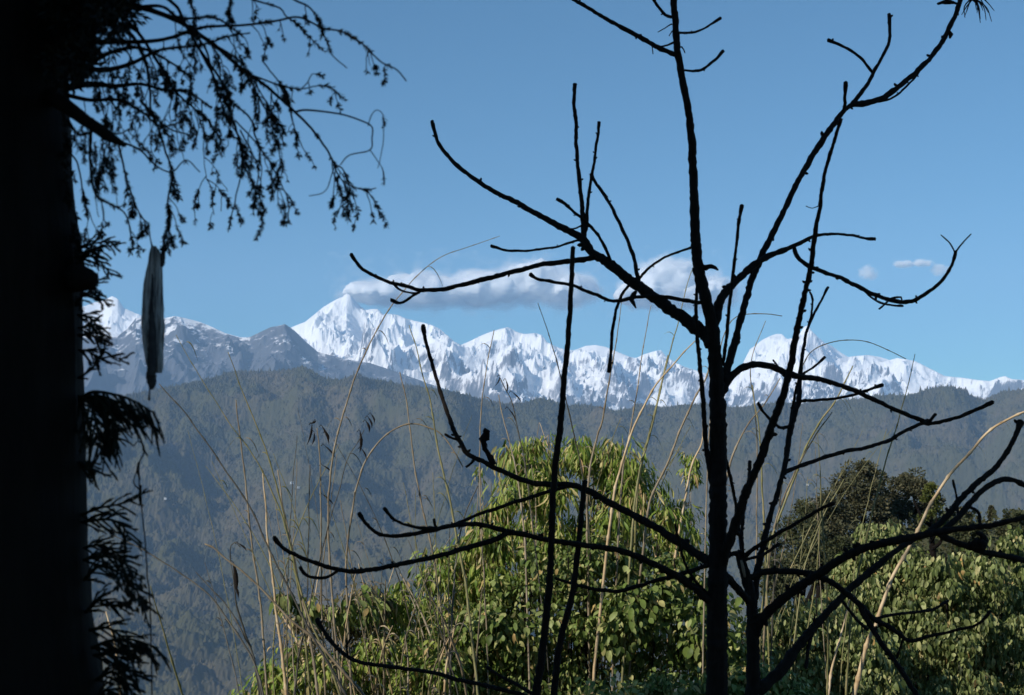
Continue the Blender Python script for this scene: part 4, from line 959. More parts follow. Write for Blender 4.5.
shrub('low shrub of pale green leaves in the bottom right, below the crossing dark branches', [(770, 618), (800, 606), (850, 625), (890, 640), (905, 705), (735, 705), (745, 640)],
      10.4, 0.6, 140, 105, 0.15, 0.058, 0.025, M['right_leaf'], M['dead_bark'], 8, 1.6, OVAL, 0.35, 0.3, stemw=0.012)
shrub('dark shaded leafy bush at the foot of the two bare trunks', [(600, 690), (640, 680), (700, 676), (760, 668), (800, 680), (830, 715), (585, 715)],
      7.6, 0.35, 70, 90, 0.11, 0.042, 0.022, M['broad_leaf'], M['dead_bark'], 6, 0.9, OVAL, 0.35, 0.3, stemw=0.008)
shrub('tangle of small dry tan leaves left of the middle thicket, behind the curved bottom twig', [(300, 612), (340, 600), (372, 592), (392, 612), (400, 660), (330, 672), (290, 650)],
      9.2, 0.3, 38, 46, 0.12, 0.055, 0.016, M['dry_leaf'], M['dry_reed'], 14, 0.8, OVAL, 0.6, 0.5, stemw=0.007)
# small leafy sprigs standing above the thicket
for lab, poly, Yp, n_ in [('leafy sprig high on thin stems between the thicket crest and the thick bare trunk', [(680, 450), (702, 453), (700, 482), (684, 482)], 10.3, 10),
                     ('hanging bunch of pale leaves close against the left side of the thick bare trunk', [(660, 500), (700, 500), (708, 550), (690, 575), (664, 545)], 10.2, 22),
                     ('small tuft of leaves on a thin reed above the left end of the middle thicket', [(474, 462), (486, 462), (487, 486), (476, 484)], 9.4, 2)]:
    shrub(lab, poly, Yp, 0.15, n_, 20, 0.055, 0.075, 0.015, M['cane_leaf'], M['dry_reed'], 3, 1.3, LANCE, 0.45, 0.35, kind='leafy_plant', category='plant', stemw=0.006)

# ---------------------------------------------------------------- trees and scrub on the near hill at right
def hill_tree(label, px_, base_py, top_py, Y, half_px, mat, nclump=34, nleaf=150, leaf=0.26, shape='round', kind='hill_tree', group=None):
    top = P(px_, top_py, Y); bx_ = P(px_, base_py, Y); gz_ = float(ground_z(bx_[0], Y)); u = Y * PX6
    root = empty(kind, (bx_[0], Y, gz_)); tag(root, label, 'tree' if kind != 'hill_bush' else 'bush', group)
    H = top[2] - gz_; lowz = max(gz_ + 0.1 * H, P(px_, base_py, Y)[2] - 0.5); R = half_px * u
    mb = MB(); hh = np.linspace(0, 1, 7)
    tc = np.stack([bx_[0] + 0.15 * np.sin(hh * 4), np.full(7, Y), gz_ - 0.3 + hh * (H * 0.85)], -1)
    mb.add(*tube(tc, (0.045 * H) * (1.05 - hh), 8, 0.08, re_)); tr_ = mb.build('trunk', M['old_bark'], root)
    for k in range(5 if kind != 'hill_bush' else 2):
        a = re_.uniform(0, 6.28); z0 = gz_ + H * re_.uniform(0.3, 0.65); L = R * re_.uniform(0.6, 0.95)
        e2 = np.array([bx_[0] + math.cos(a) * L, Y + math.sin(a) * L, z0 + H * 0.2]); s0 = np.array([bx_[0], Y, z0])
        mb = MB(); mb.add(*tube(np.array([s0, (s0 + e2) / 2 - [0, 0, 0.05 * H], e2]), np.array([.02, .014, .006]) * H, 6)); mb.build('limb', M['old_bark'], root)
    mb = MB()
    for k in range(nclump):
        t = re_.uniform(0, 1)
        rad = (1 - t) ** 0.8 + 0.08 if shape == 'cone' else math.sqrt(max(0.04, 1 - (2 * t - 0.8) ** 2 / 1.7))
        a = re_.uniform(0, 6.28); q = math.sqrt(re_.uniform(0.1, 1)) * rad * R * 0.85
        c = np.array([bx_[0] + q * math.cos(a), Y + q * math.sin(a), lowz + t * (top[2] - lowz) * 0.95])
        r = R * re_.uniform(0.16, 0.34) * (0.6 if shape == 'cone' else 1)
        d = re_.normal(0, 1, (nleaf, 3)); d /= np.linalg.norm(d, axis=1)[:, None]
        p = c + d * r * re_.uniform(0.4, 1.0, (nleaf, 1)) * [1, 1, 0.75]
        ax = d + re_.normal(0, 0.5, (nleaf, 3)); ax /= np.linalg.norm(ax, axis=1)[:, None]
        s = np.cross(ax, re_.normal(0, 1, (nleaf, 3))); s /= np.linalg.norm(s, axis=1)[:, None]
        l_ = leaf * re_.uniform(0.5, 1.2, (nleaf, 1))
        v = np.stack([p, p + ax * l_ * .5 + s * l_ * .32, p + ax * l_, p + ax * l_ * .5 - s * l_ * .32], 1).reshape(-1, 3)
        mb.add(v, np.arange(nleaf * 4).reshape(nleaf, 4))
    mb.build('crown', mat, root, smooth=False)
hill_tree('largest dark evergreen on the near hill, highest of the trees at right', 862, 548, 463, 112, 37, M['far_tree_leaf'], 70, 190)
hill_tree('dark evergreen on the near hill, leaning against the right side of the largest one', 915, 540, 472, 116, 30, M['far_tree_leaf'], 60, 170)
hill_tree('dark bushy evergreen on the near hill below and left of the largest one', 830, 572, 494, 106, 30, M['far_tree_leaf'], 50, 150)
hill_tree('narrow sunlit yellow-green tree between the dark evergreens and the pale arching reed', 931, 532, 480, 100, 20, M['far_yellow_leaf'], 26, 150, 0.2, 'cone')
hill_tree('small dark cone-shaped tree on the hill crest near the right edge', 992, 525, 506, 118, 8, M['far_tree_leaf'], 14, 90, 0.2, 'cone')
hill_tree('squat dark tree on the hill crest just right of the yellow-green tree', 955, 530, 505, 120, 18, M['far_tree_leaf'], 22, 120)
hill_tree('olive tree on the near hill slope, furthest left of the trees there', 797, 572, 512, 102, 40, M['far_olive_leaf'], 50, 140)
hill_tree('olive tree on the near hill slope, second from the left of the trees there', 818, 566, 498, 108, 36, M['far_olive_leaf'], 50, 140)
hill_tree('broad olive bush on the near hill below the dark bushy evergreen', 842, 580, 538, 98, 24, M['far_olive_leaf'], 28, 130, kind='hill_bush')
hill_tree('broad olive bush on the near hill in front of the two largest evergreens', 892, 560, 522, 96, 26, M['far_olive_leaf'], 28, 130, kind='hill_bush')
hill_tree('low olive bush on the near hill, below the leftmost olive tree', 780, 592, 552, 95, 20, M['far_olive_leaf'], 24, 120, kind='hill_bush')
hill_tree('low olive bush on the hill crest at the right edge of the photo', 1015, 535, 512, 100, 20, M['far_olive_leaf'], 22, 120, kind='hill_bush')
hill_tree('low olive bush on the hill crest between the cone-shaped tree and the yellow-green tree', 968, 542, 517, 98, 20, M['far_olive_leaf'], 22, 120, kind='hill_bush')
# scrub that covers that hill
mb = MB(); n = 30000
x = re_.uniform(14, 60, n); y = re_.uniform(72, 150, n); z = ground_z(x, y) + re_.uniform(0, 1, n) ** 2 * (0.5 + 1.3 * np.clip(fbm(x / 3, y / 3, 3, 66) + 0.4, 0, 1))
p = np.stack([x, y, z], -1); ax = re_.normal(0, 1, (n, 3)); ax /= np.linalg.norm(ax, axis=1)[:, None]; s = np.cross(ax, re_.normal(0, 1, (n, 3))); s /= np.linalg.norm(s, axis=1)[:, None]
l_ = 0.5 * re_.uniform(0.5, 1.2, (n, 1))
mb.add(np.stack([p, p + ax * l_ * .5 + s * l_ * .35, p + ax * l_, p + ax * l_ * .5 - s * l_ * .35], 1).reshape(-1, 3), np.arange(n * 4).reshape(n, 4))
o = mb.build('scrub', M['far_olive_leaf'], smooth=False); tag(o, 'olive scrub covering the near hillside at right', 'scrub', kind='stuff')
# ---------------------------------------------------------------- tall dry reeds
rf = np.random.default_rng(909)
def reed(label, pts, w, mat='dry_reed', Y=8.2, blades=0, group='tall dry reeds on the slope', nodes=True, leafpx=None):
    """pts run from the tip (first) down to where the stalk leaves the photo or the thicket"""
    q = [(a, b_) for a, b_ in pts][::-1]
    p0 = P(q[0][0], q[0][1], Y); gz_ = float(ground_z(p0[0], Y))
    dY = rf.uniform(-0.5, 0.5)
    L = sum(math.hypot(q[i + 1][0] - q[i][0], q[i + 1][1] - q[i][1]) for i in range(len(q) - 1)); acc = 0; p3 = []
    for i, (a, b_) in enumerate(q):
        if i: acc += math.hypot(a - q[i - 1][0], b_ - q[i - 1][1])
        p3.append((a, b_, Y + dY * acc / max(L, 1)))
    c = catmull(np.array(p3), 3.0); n = len(c)
    c[:, 0] += 0.9 * fbm(np.arange(n) / 9.0 + rf.uniform(0, 99), np.zeros(n), 2, 2)
    wv = np.interp(np.linspace(0, 1, n), np.linspace(0, 1, len(w)), w) * 0.64
    W_ = np.array([P(*k) for k in c]); R = wv * 0.5 * c[:, 2] * PX6
    # down to the ground
    tdir = W_[0] - W_[min(4, n - 1)]; tdir /= np.linalg.norm(tdir) + 1e-9
    foot = np.array([W_[0][0] + tdir[0] * 0.25, Y, gz_ - 0.03])
    if W_[0][2] > gz_ + 0.1:
        t = np.linspace(0, 1, 6)[:-1, None]; ctrl = W_[0] + tdir * (W_[0][2] - gz_) * 0.5
        ext = (1 - t) ** 2 * foot + 2 * t * (1 - t) * ctrl + t * t * W_[0]
        W_ = np.vstack([ext, W_]); R = np.concatenate([np.full(5, R[0] * 1.05), R])
    if nodes:
        step_ = rf.integers(7, 11)
        for i in range(6, len(R) - 2, step_): R[i] *= 1.45
    mb = MB(); mb.add(*tube(W_, R, 6, 0.06, rf))
    if blades:
        blades += 2
        root = empty('reed', foot + [0, 0, 0.03]); tag(root, label, 'reed', group)
        mb.build('stalk', M[mat], root)
        for k in range(blades):
            i = int(len(W_) * rf.uniform(0.35, 0.97)); s = rf.choice([-1, 1]); bl_ = rf.uniform(0.10, 0.24)
            t = np.linspace(0, 1, 8)
            a0 = np.array([s * 0.55, rf.uniform(-0.3, 0.3), 0.8]); a0 /= np.linalg.norm(a0)
            ctr = W_[i] + np.outer(t * bl_, a0) - np.outer(t ** 2.0 * bl_ * 1.25, [0, 0, 1.0])
            bw = 0.006 * np.array([0.5, 0.9, 1, 1, 0.85, 0.65, 0.4, 0.05]); sd_ = np.array([0.35, 0.9, 0.2])
            v = np.stack([ctr - sd_ * bw[:, None], ctr + sd_ * bw[:, None] + [0, 0, 0.002]], 1).reshape(-1, 3)
            f = np.array([(2 * a, 2 * a + 1, 2 * a + 3, 2 * a + 2) for a in range(7)])
            link_mesh('blade', v, f, M[mat], root)
        return root
    o = mb.build('reed', M[mat], origin=foot + [0, 0, 0.03]); return tag(o, label, 'reed', group)

reed('tall tan reed that curves up across the long white cloud, its fine tip bending right', [(500, 236), (468, 247), (441, 257), (416, 277), (391, 307), (373, 337), (356, 375), (341, 422), (334, 450), (330, 480), (328, 520), (331, 580), (336, 640), (342, 710)], [3.4, 3.4, 3, 2.8, 2.2, 1.3, 0.8], 'dry_reed', 8.0, 3)
reed('tan reed bent over in a wide arch left of the middle thicket', [(463, 467), (450, 445), (440, 433), (430, 428), (417, 424), (404, 425), (390, 432), (378, 443), (365, 462), (356, 490), (350, 525), (346, 565), (348, 620), (352, 710)], [3.6, 3.4, 3, 2.6, 2.2, 1.6], 'dry_reed', 8.3, 1)
reed('long olive reed leaning left with its tip against the forest below the hanging cloth', [(176, 335), (190, 360), (205, 385), (218, 405), (232, 427), (250, 450), (265, 477), (280, 510), (290, 545), (298, 580), (310, 620), (328, 660), (345, 710)], [4, 3.6, 3, 2.4, 1.8, 1.2, 1], 'green_reed', 7.6, 2)
reed('dark reed leaning far left, its tip starting just below the hanging cloth', [(159, 384), (172, 398), (187, 415), (200, 434), (212, 450), (225, 470), (240, 491), (253, 513), (268, 547), (281, 573), (296, 603), (312, 635), (335, 675), (355, 712)], [4, 3.6, 3, 2.6, 2.2, 1.6], 'grey_reed', 7.2, 0)
reed('tan reed leaning slightly left, standing right of the long dark leaning reed', [(236, 400), (240, 437), (246, 487), (251, 537), (256, 572), (262, 620), (268, 710)], [3.4, 3.2, 2.6, 1.6], 'dry_reed', 8.5, 1)
reed('olive reed crossing the forest just left of the pair of upright weeds', [(228, 352), (240, 385), (252, 415), (265, 447), (277, 487), (287, 530), (295, 572), (303, 620), (312, 710)], [3.8, 3.2, 2.6, 2, 1.2], 'green_reed', 8.1, 2)
reed('upright grey weed stalk with drooping dark leaves, left of the curved tan reed', [(317, 428), (320, 462), (321, 512), (321, 572), (323, 640), (326, 710)], [3, 2.6, 2.2, 1.6], 'dry_reed', 8.4, 0)
reed('thin dark upright weed stalk close left of the grey weed with drooping leaves', [(310, 465), (309, 500), (308, 560), (306, 640), (305, 710)], [2, 1.8, 1.4], 'grey_reed', 8.4, 0)
reed('tall straight tan reed in the gap left of the dark curved twig tip', [(400, 372), (404, 390), (407, 405), (411, 437), (415, 470), (422, 505), (432, 550), (437, 580), (445, 640), (452, 710)], [3, 2.8, 2.4, 1.6], 'dry_reed', 8.6, 1)
reed('tall olive reed rising behind the dark curved twig, its tip against the snow', [(409, 325), (417, 350), (424, 380), (430, 400), (436, 437), (442, 467), (450, 500), (457, 540), (465, 580), (472, 640), (480, 710)], [4, 3.8, 3.4, 2.4, 1.2], 'green_reed', 8.0, 2)
reed('straight pale thin reed just left of the thin dark pole', [(494, 330), (488, 360), (484, 385), (481, 410), (480, 440), (480, 475), (481, 520), (484, 580), (487, 640), (488, 690)], [2.4, 2.2, 2, 1.2], 'dry_reed', 8.8, 1)
reed('short tan reed beside the thin dark pole, leaning left out of the thicket', [(499, 395), (503, 418), (509, 440), (516, 470), (522, 510), (526, 560)], [3, 2.8, 2, 1.4], 'dry_reed', 9.0, 1)
reed('fine dark reed whose tip touches the long cloud right of the middle', [(538, 303), (549, 335), (559, 370), (566, 400), (573, 430), (580, 460), (586, 500)], [2.4, 2, 1.6, 1], 'grey_reed', 9.2, 0)
reed('tan reed leaning right out of the crest, its tip beside the hanging bare twig', [(622, 298), (617, 337), (612, 365), (608, 387), (602, 422), (597, 437), (590, 470), (587, 510), (588, 560)], [3.6, 3.4, 2.8, 1.8, 1], 'dry_reed', 9.0, 1)
reed('thin reed between the hanging bare twig and the thick trunk, tip below the cloud gap', [(651, 305), (642, 355), (638, 385), (634, 410), (628, 440), (622, 480), (618, 540)], [3, 2.4, 1.8, 1], 'dry_reed', 9.1, 1)
reed('long reed leaning right from the thicket, its tip touching the big rising branch', [(694, 265), (687, 285), (677, 327), (667, 362), (657, 405), (651, 430), (642, 462), (635, 500), (630, 560)], [3.6, 3.2, 2.6, 1.8, 0.9], 'green_reed', 9.0, 1)
reed('bent tan reed with a kinked tip close left of the thick trunk', [(695, 341), (684, 352), (672, 366), (659, 381), (647, 400), (636, 422), (626, 450), (620, 470), (614, 495), (608, 540)], [4.4, 4, 3.4, 3, 2.4, 1.6], 'pale_reed', 8.8, 0)
reed('tan reed whose upper end passes behind the thick trunk just above the thicket crest', [(712, 345), (707, 375), (694, 400), (680, 430), (667, 465), (650, 502), (642, 560)], [3.8, 3.4, 3, 2], 'dry_reed', 9.1, 1)
reed('olive reed standing steep out of the crest, right of the kinked tan reed', [(668, 355), (662, 380), (657, 402), (650, 430), (642, 462), (637, 500), (634, 560)], [3.6, 3, 2.4, 1.4], 'green_reed', 9.5, 1)
reed('leafy tan reed against the left side of the thick trunk', [(703, 415), (702, 442), (692, 465), (685, 500), (676, 550), (672, 590), (670, 620)], [4, 3.6, 3.2, 2], 'pale_reed', 9.4, 2)
reed('straight olive reed just right of the thick trunk, ending below the arching branch', [(752, 385), (755, 405), (760, 437), (762, 487), (765, 537), (766, 572), (768, 640)], [3.2, 3, 2.6, 1.6], 'green_reed', 8.8, 1)
reed('tan reed leaning right, its tip near the crossing bare twigs at right', [(853, 366), (845, 382), (836, 400), (820, 422), (806, 447), (793, 482), (778, 520), (769, 550), (762, 610), (760, 640)], [4, 3.6, 3.4, 3, 1.6], 'green_reed', 8.6, 2)
reed('second tan reed leaning right close beside the other, starting lower', [(832, 412), (818, 432), (800, 462), (783, 500), (772, 540), (766, 600), (764, 640)], [3.2, 3, 2.4, 1.4], 'dry_reed', 8.9, 1)
reed('thick tan reed rising from the trunk crotch with a frayed top', [(780, 378), (772, 392), (765, 403), (750, 422), (737, 445), (729, 468), (722, 500), (716, 560)], [4, 3.8, 3.6, 2, 1.4], 'dry_reed', 8.4, 2)
reed('slim reed with its tip above the far ridge, left of the pale arching reed', [(915, 354), (908, 385), (898, 422), (892, 440), (885, 465), (875, 502), (866, 540), (858, 575), (852, 610), (848, 660), (846, 705)], [3.6, 3.2, 2.8, 2, 1], 'green_reed', 8.7, 0)
reed('bright pale reed arching to the right edge of the photo, thick and kinked low down', [(1040, 408), (1024, 412), (1003, 422), (988, 432), (968, 455), (948, 477), (930, 505), (918, 530), (905, 555), (893, 576), (884, 600), (880, 610), (876, 625), (868, 640), (862, 663), (855, 693), (852, 712)], [8.5, 7, 6, 5.4, 4.8, 4.4, 3.8, 3.2], 'pale_reed', 9.2, 2)
reed('upright thin reed standing before the near hill at right', [(820, 470), (822, 512), (824, 546), (827, 596), (828, 646), (827, 712)], [3.2, 2.8, 2.4, 1.4], 'green_reed', 8.6, 0)
reed('leaning reed crossing the upright one before the near hill', [(844, 479), (835, 495), (825, 512), (812, 545), (804, 570), (798, 610), (792, 660)], [2.6, 2.4, 2, 1.2], 'green_reed', 8.8, 0)
reed('short pale reed low at the right, tip beside the crossing dark branches', [(851, 596), (846, 615), (840, 638), (834, 660), (830, 680), (826, 712)], [4.2, 3.8, 3, 2], 'pale_reed', 9.0, 0)
reed('thin arched reed over the right snow peak, its tip pointing down right', [(906, 359), (888, 350), (868, 342), (850, 340), (833, 342), (815, 349), (805, 360), (797, 385), (791, 420), (784, 470), (778, 520), (774, 580)], [2.6, 2.2, 2, 1.7, 1.4, 1.2], 'grey_reed', 8.8, 0)
reed('thin pale reed bent level across the sky just right of the thick trunk', [(782, 316), (768, 314), (749, 314), (736, 317), (726, 330), (718, 360), (712, 400), (708, 450), (706, 520)], [2.4, 2.2, 1.8, 1.5, 1.3], 'dry_reed', 8.8, 0)
reed('fine reed between the thick trunk and the steep crossing limb, tip in the sky', [(766, 321), (754, 350), (750, 375), (754, 400), (757, 440), (757, 500), (756, 560)], [2.4, 2, 1.6, 1], 'dry_reed', 9.2, 0)
reed('short weathered stalk at the lower left, bent over left with a pale broken tip', [(205, 544), (214, 548), (225, 558), (238, 568), (250, 578), (270, 598), (292, 621), (317, 641), (340, 668), (362, 693), (372, 712)], [5, 4.6, 4, 3.4, 2.8, 2.6], 'dry_reed', 7.3, 0)
reed('dark leaning reed low at the left, starting right of the conifer sprays', [(112, 535), (130, 543), (147, 552), (163, 562), (180, 573), (207, 593), (225, 616), (245, 646), (256, 668), (268, 712)], [3.6, 3, 2.6, 2, 1.4], 'grey_reed', 7.4, 0)
reed('lower dark reed at the left, nearly parallel under the other leaning one', [(196, 572), (210, 588), (225, 603), (236, 620), (245, 638), (255, 661), (264, 712)], [3.4, 2.8, 2.2, 1.4], 'grey_reed', 7.5, 0)
reed('thin green weed stalk at the bottom left, right of the lowest conifer spray', [(150, 586), (156, 605), (162, 626), (172, 661), (182, 693), (187, 712)], [3.6, 3.2, 2.4, 1.4], 'green_reed', 6.6, 0)
reed('pale upright dry stalk seen through the lowest conifer spray', [(106, 612), (112, 632), (115, 646), (119, 675), (121, 712)], [4.6, 4, 3, 2], 'pale_reed', 6.2, 0)
reed('dark shrivelled weed with a hooked top at the lower left', [(240, 547), (235, 542), (231, 545), (230, 556), (234, 583), (237, 606), (245, 633), (254, 660), (262, 712)], [3.2, 3, 3.4, 2.6, 1.6, 1.4], 'grey_reed', 7.6, 0)
reed('stout tan stalk low at the left, between the hooked weed and curved twig', [(263, 470), (265, 500), (268, 540), (272, 571), (276, 610), (283, 661), (288, 712)], [5.4, 5, 3.6, 2.8, 2], 'pale_reed', 8.3, 0)
reed('tan reed running under the left tips of the long bare twigs', [(278, 470), (282, 500), (288, 530), (294, 558), (301, 596), (309, 628), (320, 712)], [4.4, 4, 3, 2], 'dry_reed', 8.2, 1)
reed('dark weed leaning right at the left, with hanging seed-like leaves at the tip', [(364, 430), (358, 442), (347, 460), (340, 487), (332, 512), (326, 535), (320, 560), (314, 582), (307, 621), (300, 651), (292, 712)], [3, 2.6, 2, 1.4, 1], 'grey_reed', 7.8, 0)
reed('dark stalk rising between the twigs at the left edge of the thicket', [(478, 486), (472, 498), (466, 512), (461, 530), (456, 560), (452, 620)], [3, 2.4, 1.8], 'grey_reed', 8.7, 0)
reed('dark hooked weed tip with drooping leaves against the snow, left of the thin pole', [(500, 378), (506, 390), (512, 402), (516, 420), (520, 440), (526, 470), (532, 520)], [2.2, 1.8, 1.4], 'grey_reed', 9.0, 0)
# hanging dark leaves of those weeds
def weed_leaves(label, spots, Y):
    mb = MB()
    for x, y, L_, ang, w_ in spots:
        u_ = Y * PX6; t = np.linspace(0, 1, 6); pts_ = [(x + math.sin(ang) * L_ * a + 1.5 * math.sin(a * 3), y + math.cos(ang) * L_ * a, Y) for a in t]
        mb.add(*tube(np.array([P(*q) for q in pts_]), np.array([.15, .7, 1, .9, .5, .05]) * w_ * 0.33 * u_, 5, 0.1, rf))
        mb.add(*tube(np.array([P(x - 3, y + 1, Y), P(x - 1, y - 1.5, Y), P(x, y, Y)]), np.array([.3, .4, .4]) * u_, 4))
    return mb
def add_leaves_to(label_part, spots, Y):
    for o in list(scene.objects):
        if o.parent is None and o.get('category') == 'reed' and label_part in o['label']:
            me_o = o
            if o.type == 'MESH':       # give the single-mesh reed a root so its leaves can be parts
                root = empty('reed', o.location); tag(root, o['label'], 'reed', o.get('group'))
                for k in ('label', 'category', 'group'):
                    if k in o: del o[k]
                o.name = 'stalk'; o.parent = root; o.location = (0, 0, 0); root.name = 'reed'; me_o = root
            weed_leaves('', spots, Y).build('drooping_leaves', M['dead_bark'], me_o); return
add_leaves_to('upright grey weed stalk', [(312, 424, 22, -0.25, 3.4), (316, 421, 8, -1.2, 3), (314, 432, 14, -0.2, 3), (322, 426, 20, 0.35, 4), (326, 432, 10, 0.2, 3.4), (324, 445, 18, 0.7, 2.6), (322, 494, 16, 0.8, 2.6), (322, 465, 12, 0.9, 2.4)], 8.38)
add_leaves_to('dark weed leaning right at the left', [(360, 431, 22, -0.03, 5), (361, 448, 14, 0.4, 2.6), (366, 421, 12, 0.25, 4), (368, 417, 12, 0.3, 3.4), (371, 414, 10, 0.3, 3)], 7.8)
add_leaves_to('dark hooked weed tip', [(506, 380, 14, 0.0, 3), (512, 392, 14, 0.7, 2.4), (500, 376, 12, -0.5, 2.2), (508, 408, 16, 0.5, 2.2)], 8.95)
add_leaves_to('dark shrivelled weed', [(233, 562, 32, 0.1, 7), (238, 543, 12, 0.8, 3), (234, 585, 14, 0.3, 4)], 7.6)
# many more, thinner ones that nothing tells apart, standing in the thicket
def filler(label, group, n, x0, x1, ytop, yb, Y0, Y1, lean, mats, w=(1.1, 2.2)):
    for k in range(n):
        xb = rf.uniform(x0, x1); yt = rf.uniform(*ytop); L = yb - yt; ln = rf.normal(lean, 0.12); bend = rf.normal(0, 0.18)
        pts = [(xb + ln * L * t + bend * L * t * t, yb - L * t) for t in np.linspace(1, 0, 7)]
        wd = rf.uniform(*w)
        reed(label, pts, [wd, wd * 0.85, wd * 0.4], rf.choice(mats), rf.uniform(Y0, Y1), int(rf.integers(0, 3)), group)
filler('thin dry reed among the many in front of the forest at the left', 'thin reeds at the left', 30, 225, 470, (400, 600), 712, 7.8, 9.6, -0.12, ['dry_reed', 'green_reed', 'dry_reed', 'grey_reed'])
filler('thin tan reed sticking up out of the crest of the middle thicket', 'thin reeds in the middle thicket', 22, 480, 700, (415, 500), 600, 9.6, 10.8, 0.10, ['dry_reed', 'pale_reed', 'green_reed'], (1.6, 2.8))
filler('thin reed between the bare trunks and the near hill', 'thin reeds right of the trunks', 9, 735, 850, (420, 560), 680, 9.2, 10.2, 0.12, ['dry_reed', 'green_reed'])
filler('short brown dry stalk low in the thicket', 'short stalks low in the thicket', 22, 300, 480, (560, 640), 712, 8.4, 9.2, -0.05, ['dry_reed', 'pale_reed'], (2.5, 4.5))
# ---------------------------------------------------------------- cloth hung from the twigs
YF = 2.92
rows = [(246, 153.5, 2.4), (250, 154.4, 4.4), (254, 155, 5.8), (262, 155, 7.0), (272, 154, 8.2), (285, 153, 9.4), (300, 152.8, 10.0), (315, 153, 10.9), (325, 153, 11.4), (340, 153, 10.6), (352, 153.4, 9.3), (362, 154.4, 8.6), (368, 155.2, 7.6), (373, 156, 5.6)]
ys = [r_[0] for r_ in rows]; yy = np.linspace(246, 373, 90); seg = 80; th = np.linspace(0, 2 * math.pi, seg, endpoint=False)
V = []; u = YF * PX6
for y in yy:
    cx = np.interp(y, ys, [r_[1] for r_ in rows]); R = np.interp(y, ys, [r_[2] for r_ in rows])
    p = P(cx, y, YF)
    ph = 0.5 * math.sin(y / 30)
    fold = 1 + 0.16 * np.sin(th * 7 + ph + 0.5 * math.sin(y / 13)) + 0.09 * np.sin(th * 13 - 2 * ph + y / 25) + 0.12 * math.sin(y / 5.0 + 1) * np.sin(th * 3 + y / 9)
    fold -= 0.95 * np.exp(-((np.angle(np.exp(1j * (th + 1.55 + 0.12 * math.sin(y / 22)))) / 0.30) ** 2)) * min(1, (y - 246) / 50)
    V.append(np.stack([p[0] + np.cos(th) * R * u * np.minimum(fold, 1.06), p[1] + np.sin(th) * R * u * 0.55 * fold, np.full(seg, p[2])], -1))
V = np.vstack(V); nr = len(yy)
m, nt, b = new_mat('striped_cloth')
n = noise_tex(nt, 420, 3, 0.6, stretch=(1, 0.2, 0.04)); r = ramp(nt, n.outputs['Fac'], [(0.38, (0.10, 0.10, 0.10)), (0.5, (0.32, 0.32, 0.31)), (0.62, (0.66, 0.66, 0.63))])
nt.links.new(r.outputs[0], b.inputs['Base Color']); b.inputs['Roughness'].default_value = 0.95
tr = nt.nodes.new('ShaderNodeBsdfTranslucent'); nt.links.new(r.outputs[0], tr.inputs[0]); ms = nt.nodes.new('ShaderNodeMixShader'); ms.inputs[0].default_value = 0.3
nt.links.new(b.outputs[0], ms.inputs[1]); nt.links.new(tr.outputs[0], ms.inputs[2]); nt.links.new(ms.outputs[0], nt.nodes['Material Output'].inputs[0])
M['cloth'] = m
cloth = empty('hanging_cloth', P(152, 372, YF)); tag(cloth, 'grey striped cloth hanging from a twig, bunched and tied, beside the black trunk', 'cloth')
i = np.arange(nr - 1)[:, None] * seg; j = np.arange(seg)[None, :]; j2 = (j + 1) % seg
link_mesh('fabric', V, np.stack([i + j, i + j2, i + seg + j2, i + seg + j], -1).reshape(-1, 4), M['cloth'], cloth)
m2, nt2, b2 = new_mat('dark_cloth_and_fold_shade'); b2.inputs['Roughness'].default_value = 0.95  # for knot, tie and cords, and the strip that paints the fold's shade
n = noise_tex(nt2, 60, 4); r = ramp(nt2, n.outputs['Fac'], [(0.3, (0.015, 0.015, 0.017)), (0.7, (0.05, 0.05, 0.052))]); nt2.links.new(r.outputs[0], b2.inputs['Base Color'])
def bit(name, q, w):
    mb = MB(); qq = catmull(np.array([(a, b_, YF - (0.006 if name == 'painted_fold_shade' else 0)) for a, b_ in q], float), 1.5); wv = np.interp(np.linspace(0, 1, len(qq)), np.linspace(0, 1, len(w)), w)
    mb.add(*tube(c2w(qq), wv * 0.5 * u, 9, 0.12, rc)); mb.build(name, m2, cloth)
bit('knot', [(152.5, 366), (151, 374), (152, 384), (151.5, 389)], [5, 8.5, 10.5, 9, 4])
bit('painted_fold_shade', [(152, 268), (152.5, 290), (152, 315), (152.5, 340), (152, 362), (151.5, 376)], [1, 3, 5, 7.5, 9, 9.5, 8])  # dark strip added down the middle, painting the shade inside the fold
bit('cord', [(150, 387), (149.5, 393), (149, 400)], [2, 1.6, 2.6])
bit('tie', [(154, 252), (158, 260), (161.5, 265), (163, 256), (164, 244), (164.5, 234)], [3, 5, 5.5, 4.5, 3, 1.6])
bit('cord', [(154.5, 252), (152, 246), (150, 236), (149, 222)], [3, 1.5, 1, 0.9])

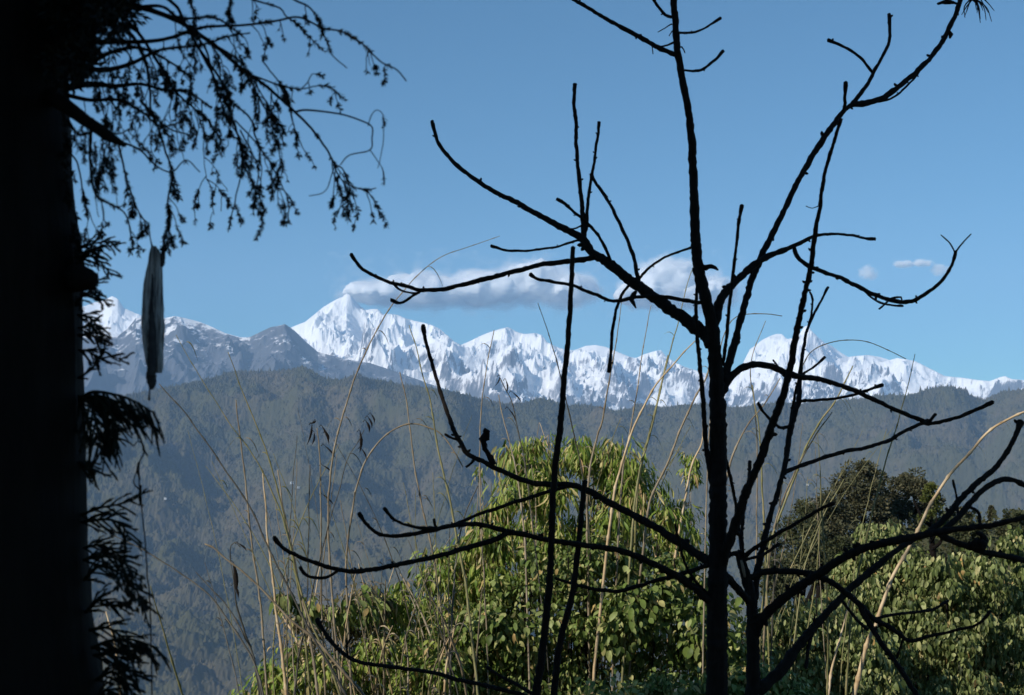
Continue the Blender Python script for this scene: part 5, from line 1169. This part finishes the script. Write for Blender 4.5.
# ---------------------------------------------------------------- houses far off
m3, nt3, b3 = new_mat('pale_wall'); b3.inputs['Base Color'].default_value = (0.62, 0.63, 0.62, 1); b3.inputs['Roughness'].default_value = 0.8
m4, nt4, b4 = new_mat('roof_sheet'); b4.inputs['Base Color'].default_value = (0.45, 0.47, 0.50, 1); b4.inputs['Roughness'].default_value = 0.4
m5, nt5, b5 = new_mat('dark_window'); b5.inputs['Base Color'].default_value = (0.03, 0.03, 0.035, 1); b5.inputs['Roughness'].default_value = 0.3
def house(p, w, d, h, rz, label, group=None, windows=2):
    e = empty('house', p); e.rotation_euler.z = rz; tag(e, label, 'house', group)
    def loc(name, v, f, mat):
        me = bpy.data.meshes.new(name); me.from_pydata(v, [], f); me.materials.append(mat); me.update()
        o = bpy.data.objects.new(name, me); scene.collection.objects.link(o); o.parent = e
    def bx(x0, x1, y0, y1, z0, z1):
        v, f = box_mesh(x0, x1, y0, y1, z0, z1); return v.tolist(), f
    loc('wall', *bx(-w / 2, w / 2, -d / 2, d / 2, -h * 0.6, h), m3)
    o_ = w * 0.08; g = h * 0.5
    v = [(-w / 2 - o_, -d / 2 - o_, h + .02), (w / 2 + o_, -d / 2 - o_, h + .02), (w / 2 + o_, d / 2 + o_, h + .02), (-w / 2 - o_, d / 2 + o_, h + .02), (-w / 2 - o_, 0, h + g), (w / 2 + o_, 0, h + g)]
    loc('roof', v, [(0, 1, 5, 4), (2, 3, 4, 5), (0, 4, 3), (1, 2, 5), (0, 3, 2, 1)], m4)
    for k in range(windows):
        cx = (k - (windows - 1) / 2) * w / windows
        loc('window', *bx(cx - w * 0.09, cx + w * 0.09, -d / 2 - 0.06, -d / 2 + 0.02, h * 0.35, h * 0.75), m5)
# on the far wooded slopes: set on the terrain surface where the line of sight meets it
def on_hills(px_, py_):
    sx, sz = slopes(px_, py_)
    g_ = grid[:620]; ang = g_[..., 0] / g_[..., 1]; el = (g_[..., 2] - CAM[2]) / g_[..., 1]
    d2 = (ang - sx) ** 2 + (el - sz) ** 2; k = np.unravel_index(d2.argmin(), d2.shape); return g_[k]
for (hx_, hy_, s_, lab) in [(292, 485, 16, 'white house low on the far wooded slope, between the dry reeds left of the middle'),
                         (299, 489, 12, 'tiny pale house beside the white house on the far wooded slope'),
                         (386, 548, 15, 'pale house near the valley floor, below the ends of the long bare twigs at left'),
                         (204, 506, 16, 'pale house on the far slope, left behind the leaning dark reed'),
                         (166, 500, 13, 'small pale house on the far slope just right of the conifer sprays'),
                         (808, 486, 13, 'small pale house on the brown slope right of the bare trunks')]:
    p = on_hills(hx_, hy_); house(tuple(p + np.array([0, 0, s_ * 0.3])), s_ * 1.3, s_, s_ * 0.5, rc.uniform(-0.5, 0.5), lab, None, 3)
